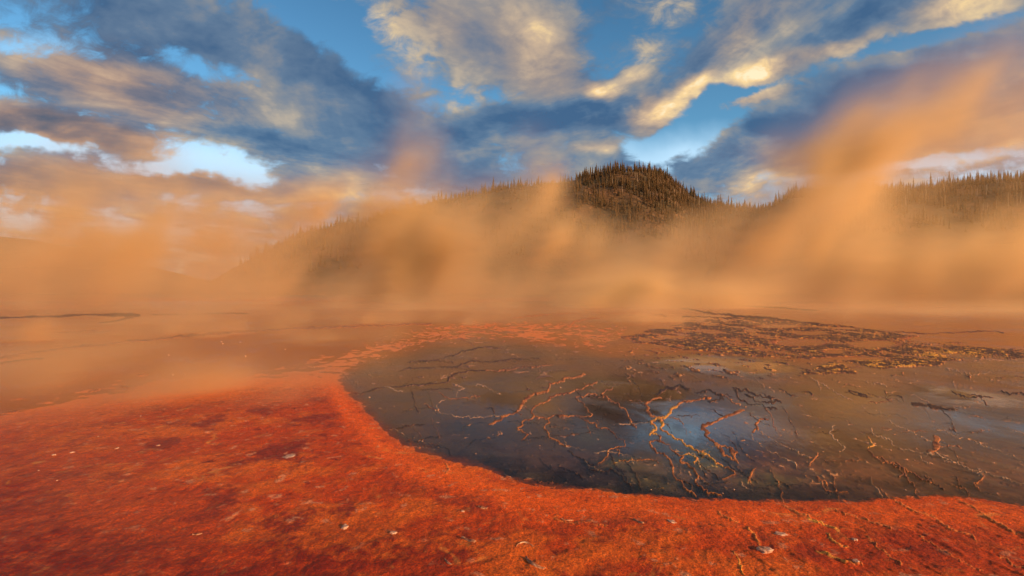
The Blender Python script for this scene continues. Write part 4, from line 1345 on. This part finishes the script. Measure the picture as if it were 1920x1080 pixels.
for (px, py, d, spx, spy, sd, tau) in PLUMES:
    sd = sd * 0.6
    if px > 1560 and py < 330:
        tau *= 0.40
    tau = tau * float(np.interp(py, [300, 400, 470, 540], [0.62, 0.50, 0.66, 1.05]))
    cx, cz = (px - U0) / F * d, CAM_H + (HV - py) / F * d
    gx_ = np.exp(-0.5 * ((ax_[0] - cx) / (spx / F * d)) ** 2)
    gy_ = np.exp(-0.5 * ((ax_[1] - d) / sd) ** 2)
    gz_ = np.exp(-0.5 * ((ax_[2] - cz) / (spy / F * d)) ** 2)
    rho += (tau / (2.507 * sd)) * gx_[:, None, None] * gy_[None, :, None] * gz_[None, None, :]
rs = np.random.default_rng(77)
nz_f = steam_noise(res, stp, (34, 17, 8, 4.2, 2.6), (.42, .58, .66, .62, .45), rs, 0.5)
soft_rho = np.zeros(res, np.float32)               # even mist between the plumes
for (px, py, d, spx, spy, sd, tau) in [(px, 545, 100, 220, 20, 26, .42) for px in range(-600, 2700, 240)] + [(-100, 470, 120, 260, 50, 22, .8), (350, 470, 120, 240, 45, 22, .7), (800, 470, 115, 240, 42, 20, .55), (1250, 490, 110, 240, 30, 20, .55), (1500, 480, 95, 110, 40, 16, .4), (2000, 500, 95, 200, 40, 16, .5),
                                        (1500, 585, 60, 420, 12, 10, .5), (2000, 590, 55, 300, 14, 9, .5), (700, 590, 60, 420, 12, 10, .45), (100, 590, 58, 400, 14, 10, .45), (1800, 240, 100, 150, 70, 16, .35)]:
    cx, cz = (px - U0) / F * d, CAM_H + (HV - py) / F * d
    soft_rho += (tau / (2.507 * sd)) * np.exp(-0.5 * ((ax_[0] - cx) / (spx / F * d)) ** 2)[:, None, None] * np.exp(-0.5 * ((ax_[1] - d) / sd) ** 2)[None, :, None] * np.exp(-0.5 * ((ax_[2] - cz) / (spy / F * d)) ** 2)[None, None, :]
calmer = np.interp(ax_[2], [0, 18, 34], [1.15, 1.0, 0.6]).astype(np.float32)[None, None, :]
rho = rho * np.exp(calmer * nz_f - 0.72 * calmer ** 2) * 0.68 + soft_rho * 0.85 * np.exp(0.5 * nz_f)
rho = np.maximum(rho - 0.0012, 0)
for ax in range(3):                               # fade out before the walls of the grid
    n = res[ax]
    e = np.minimum(np.arange(n), np.arange(n)[::-1]) / (n * 0.05)
    if ax == 2:
        e = np.arange(n)[::-1] / (n * 0.08)
    sh = [1, 1, 1]
    sh[ax] = n
    rho *= np.clip(e, 0, 1).astype(np.float32).reshape(sh)
steam_mat = steam_material("sunlit steam", (0.965, 0.762, 0.455), 0.15)  # warm sunlight is also tinted into the pale steam's colour
steam_grid("steam", box, res, rho, steam_mat, 'orange lit steam billowing up behind the terraces')

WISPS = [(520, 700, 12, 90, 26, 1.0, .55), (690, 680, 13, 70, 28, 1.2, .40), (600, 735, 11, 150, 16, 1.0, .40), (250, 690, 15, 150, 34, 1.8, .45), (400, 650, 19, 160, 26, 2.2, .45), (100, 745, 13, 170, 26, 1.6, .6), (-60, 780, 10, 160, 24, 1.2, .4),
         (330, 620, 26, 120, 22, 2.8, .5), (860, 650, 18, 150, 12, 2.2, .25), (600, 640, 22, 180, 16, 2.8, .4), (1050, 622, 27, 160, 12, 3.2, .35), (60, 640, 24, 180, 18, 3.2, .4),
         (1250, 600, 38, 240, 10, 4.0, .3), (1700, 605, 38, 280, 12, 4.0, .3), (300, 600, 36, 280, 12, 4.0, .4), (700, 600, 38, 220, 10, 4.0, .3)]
box2 = (-30.0, 30.0, 7.0, 48.0, 0.0, 3.4)
res2 = (240, 164, 26)
stp2 = [(box2[1] - box2[0]) / (res2[0] - 1), (box2[3] - box2[2]) / (res2[1] - 1), (box2[5] - box2[4]) / (res2[2] - 1)]
ax_ = [np.linspace(box2[2 * i], box2[2 * i + 1], res2[i]).astype(np.float32) for i in range(3)]
rho = np.zeros(res2, np.float32)
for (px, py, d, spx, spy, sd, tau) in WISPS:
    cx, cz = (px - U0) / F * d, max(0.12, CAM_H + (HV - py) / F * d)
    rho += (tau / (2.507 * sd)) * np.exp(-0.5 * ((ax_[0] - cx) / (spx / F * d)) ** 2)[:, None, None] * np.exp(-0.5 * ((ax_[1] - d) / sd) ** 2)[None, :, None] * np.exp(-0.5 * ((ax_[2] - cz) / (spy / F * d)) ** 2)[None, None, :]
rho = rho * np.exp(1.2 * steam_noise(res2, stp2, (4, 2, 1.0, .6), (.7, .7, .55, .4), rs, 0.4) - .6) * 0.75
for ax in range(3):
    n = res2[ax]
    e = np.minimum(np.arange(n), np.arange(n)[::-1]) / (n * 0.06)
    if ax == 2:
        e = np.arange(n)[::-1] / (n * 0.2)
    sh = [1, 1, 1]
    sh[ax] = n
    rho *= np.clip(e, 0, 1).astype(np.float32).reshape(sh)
steam_grid("steam", box2, res2, rho, steam_material("steam tinted by mat bounce", (0.97, 0.68, 0.36), 0.15), 'low wisps of steam drifting over the near water')  # orange bounce light from the mats is put into this steam's colour
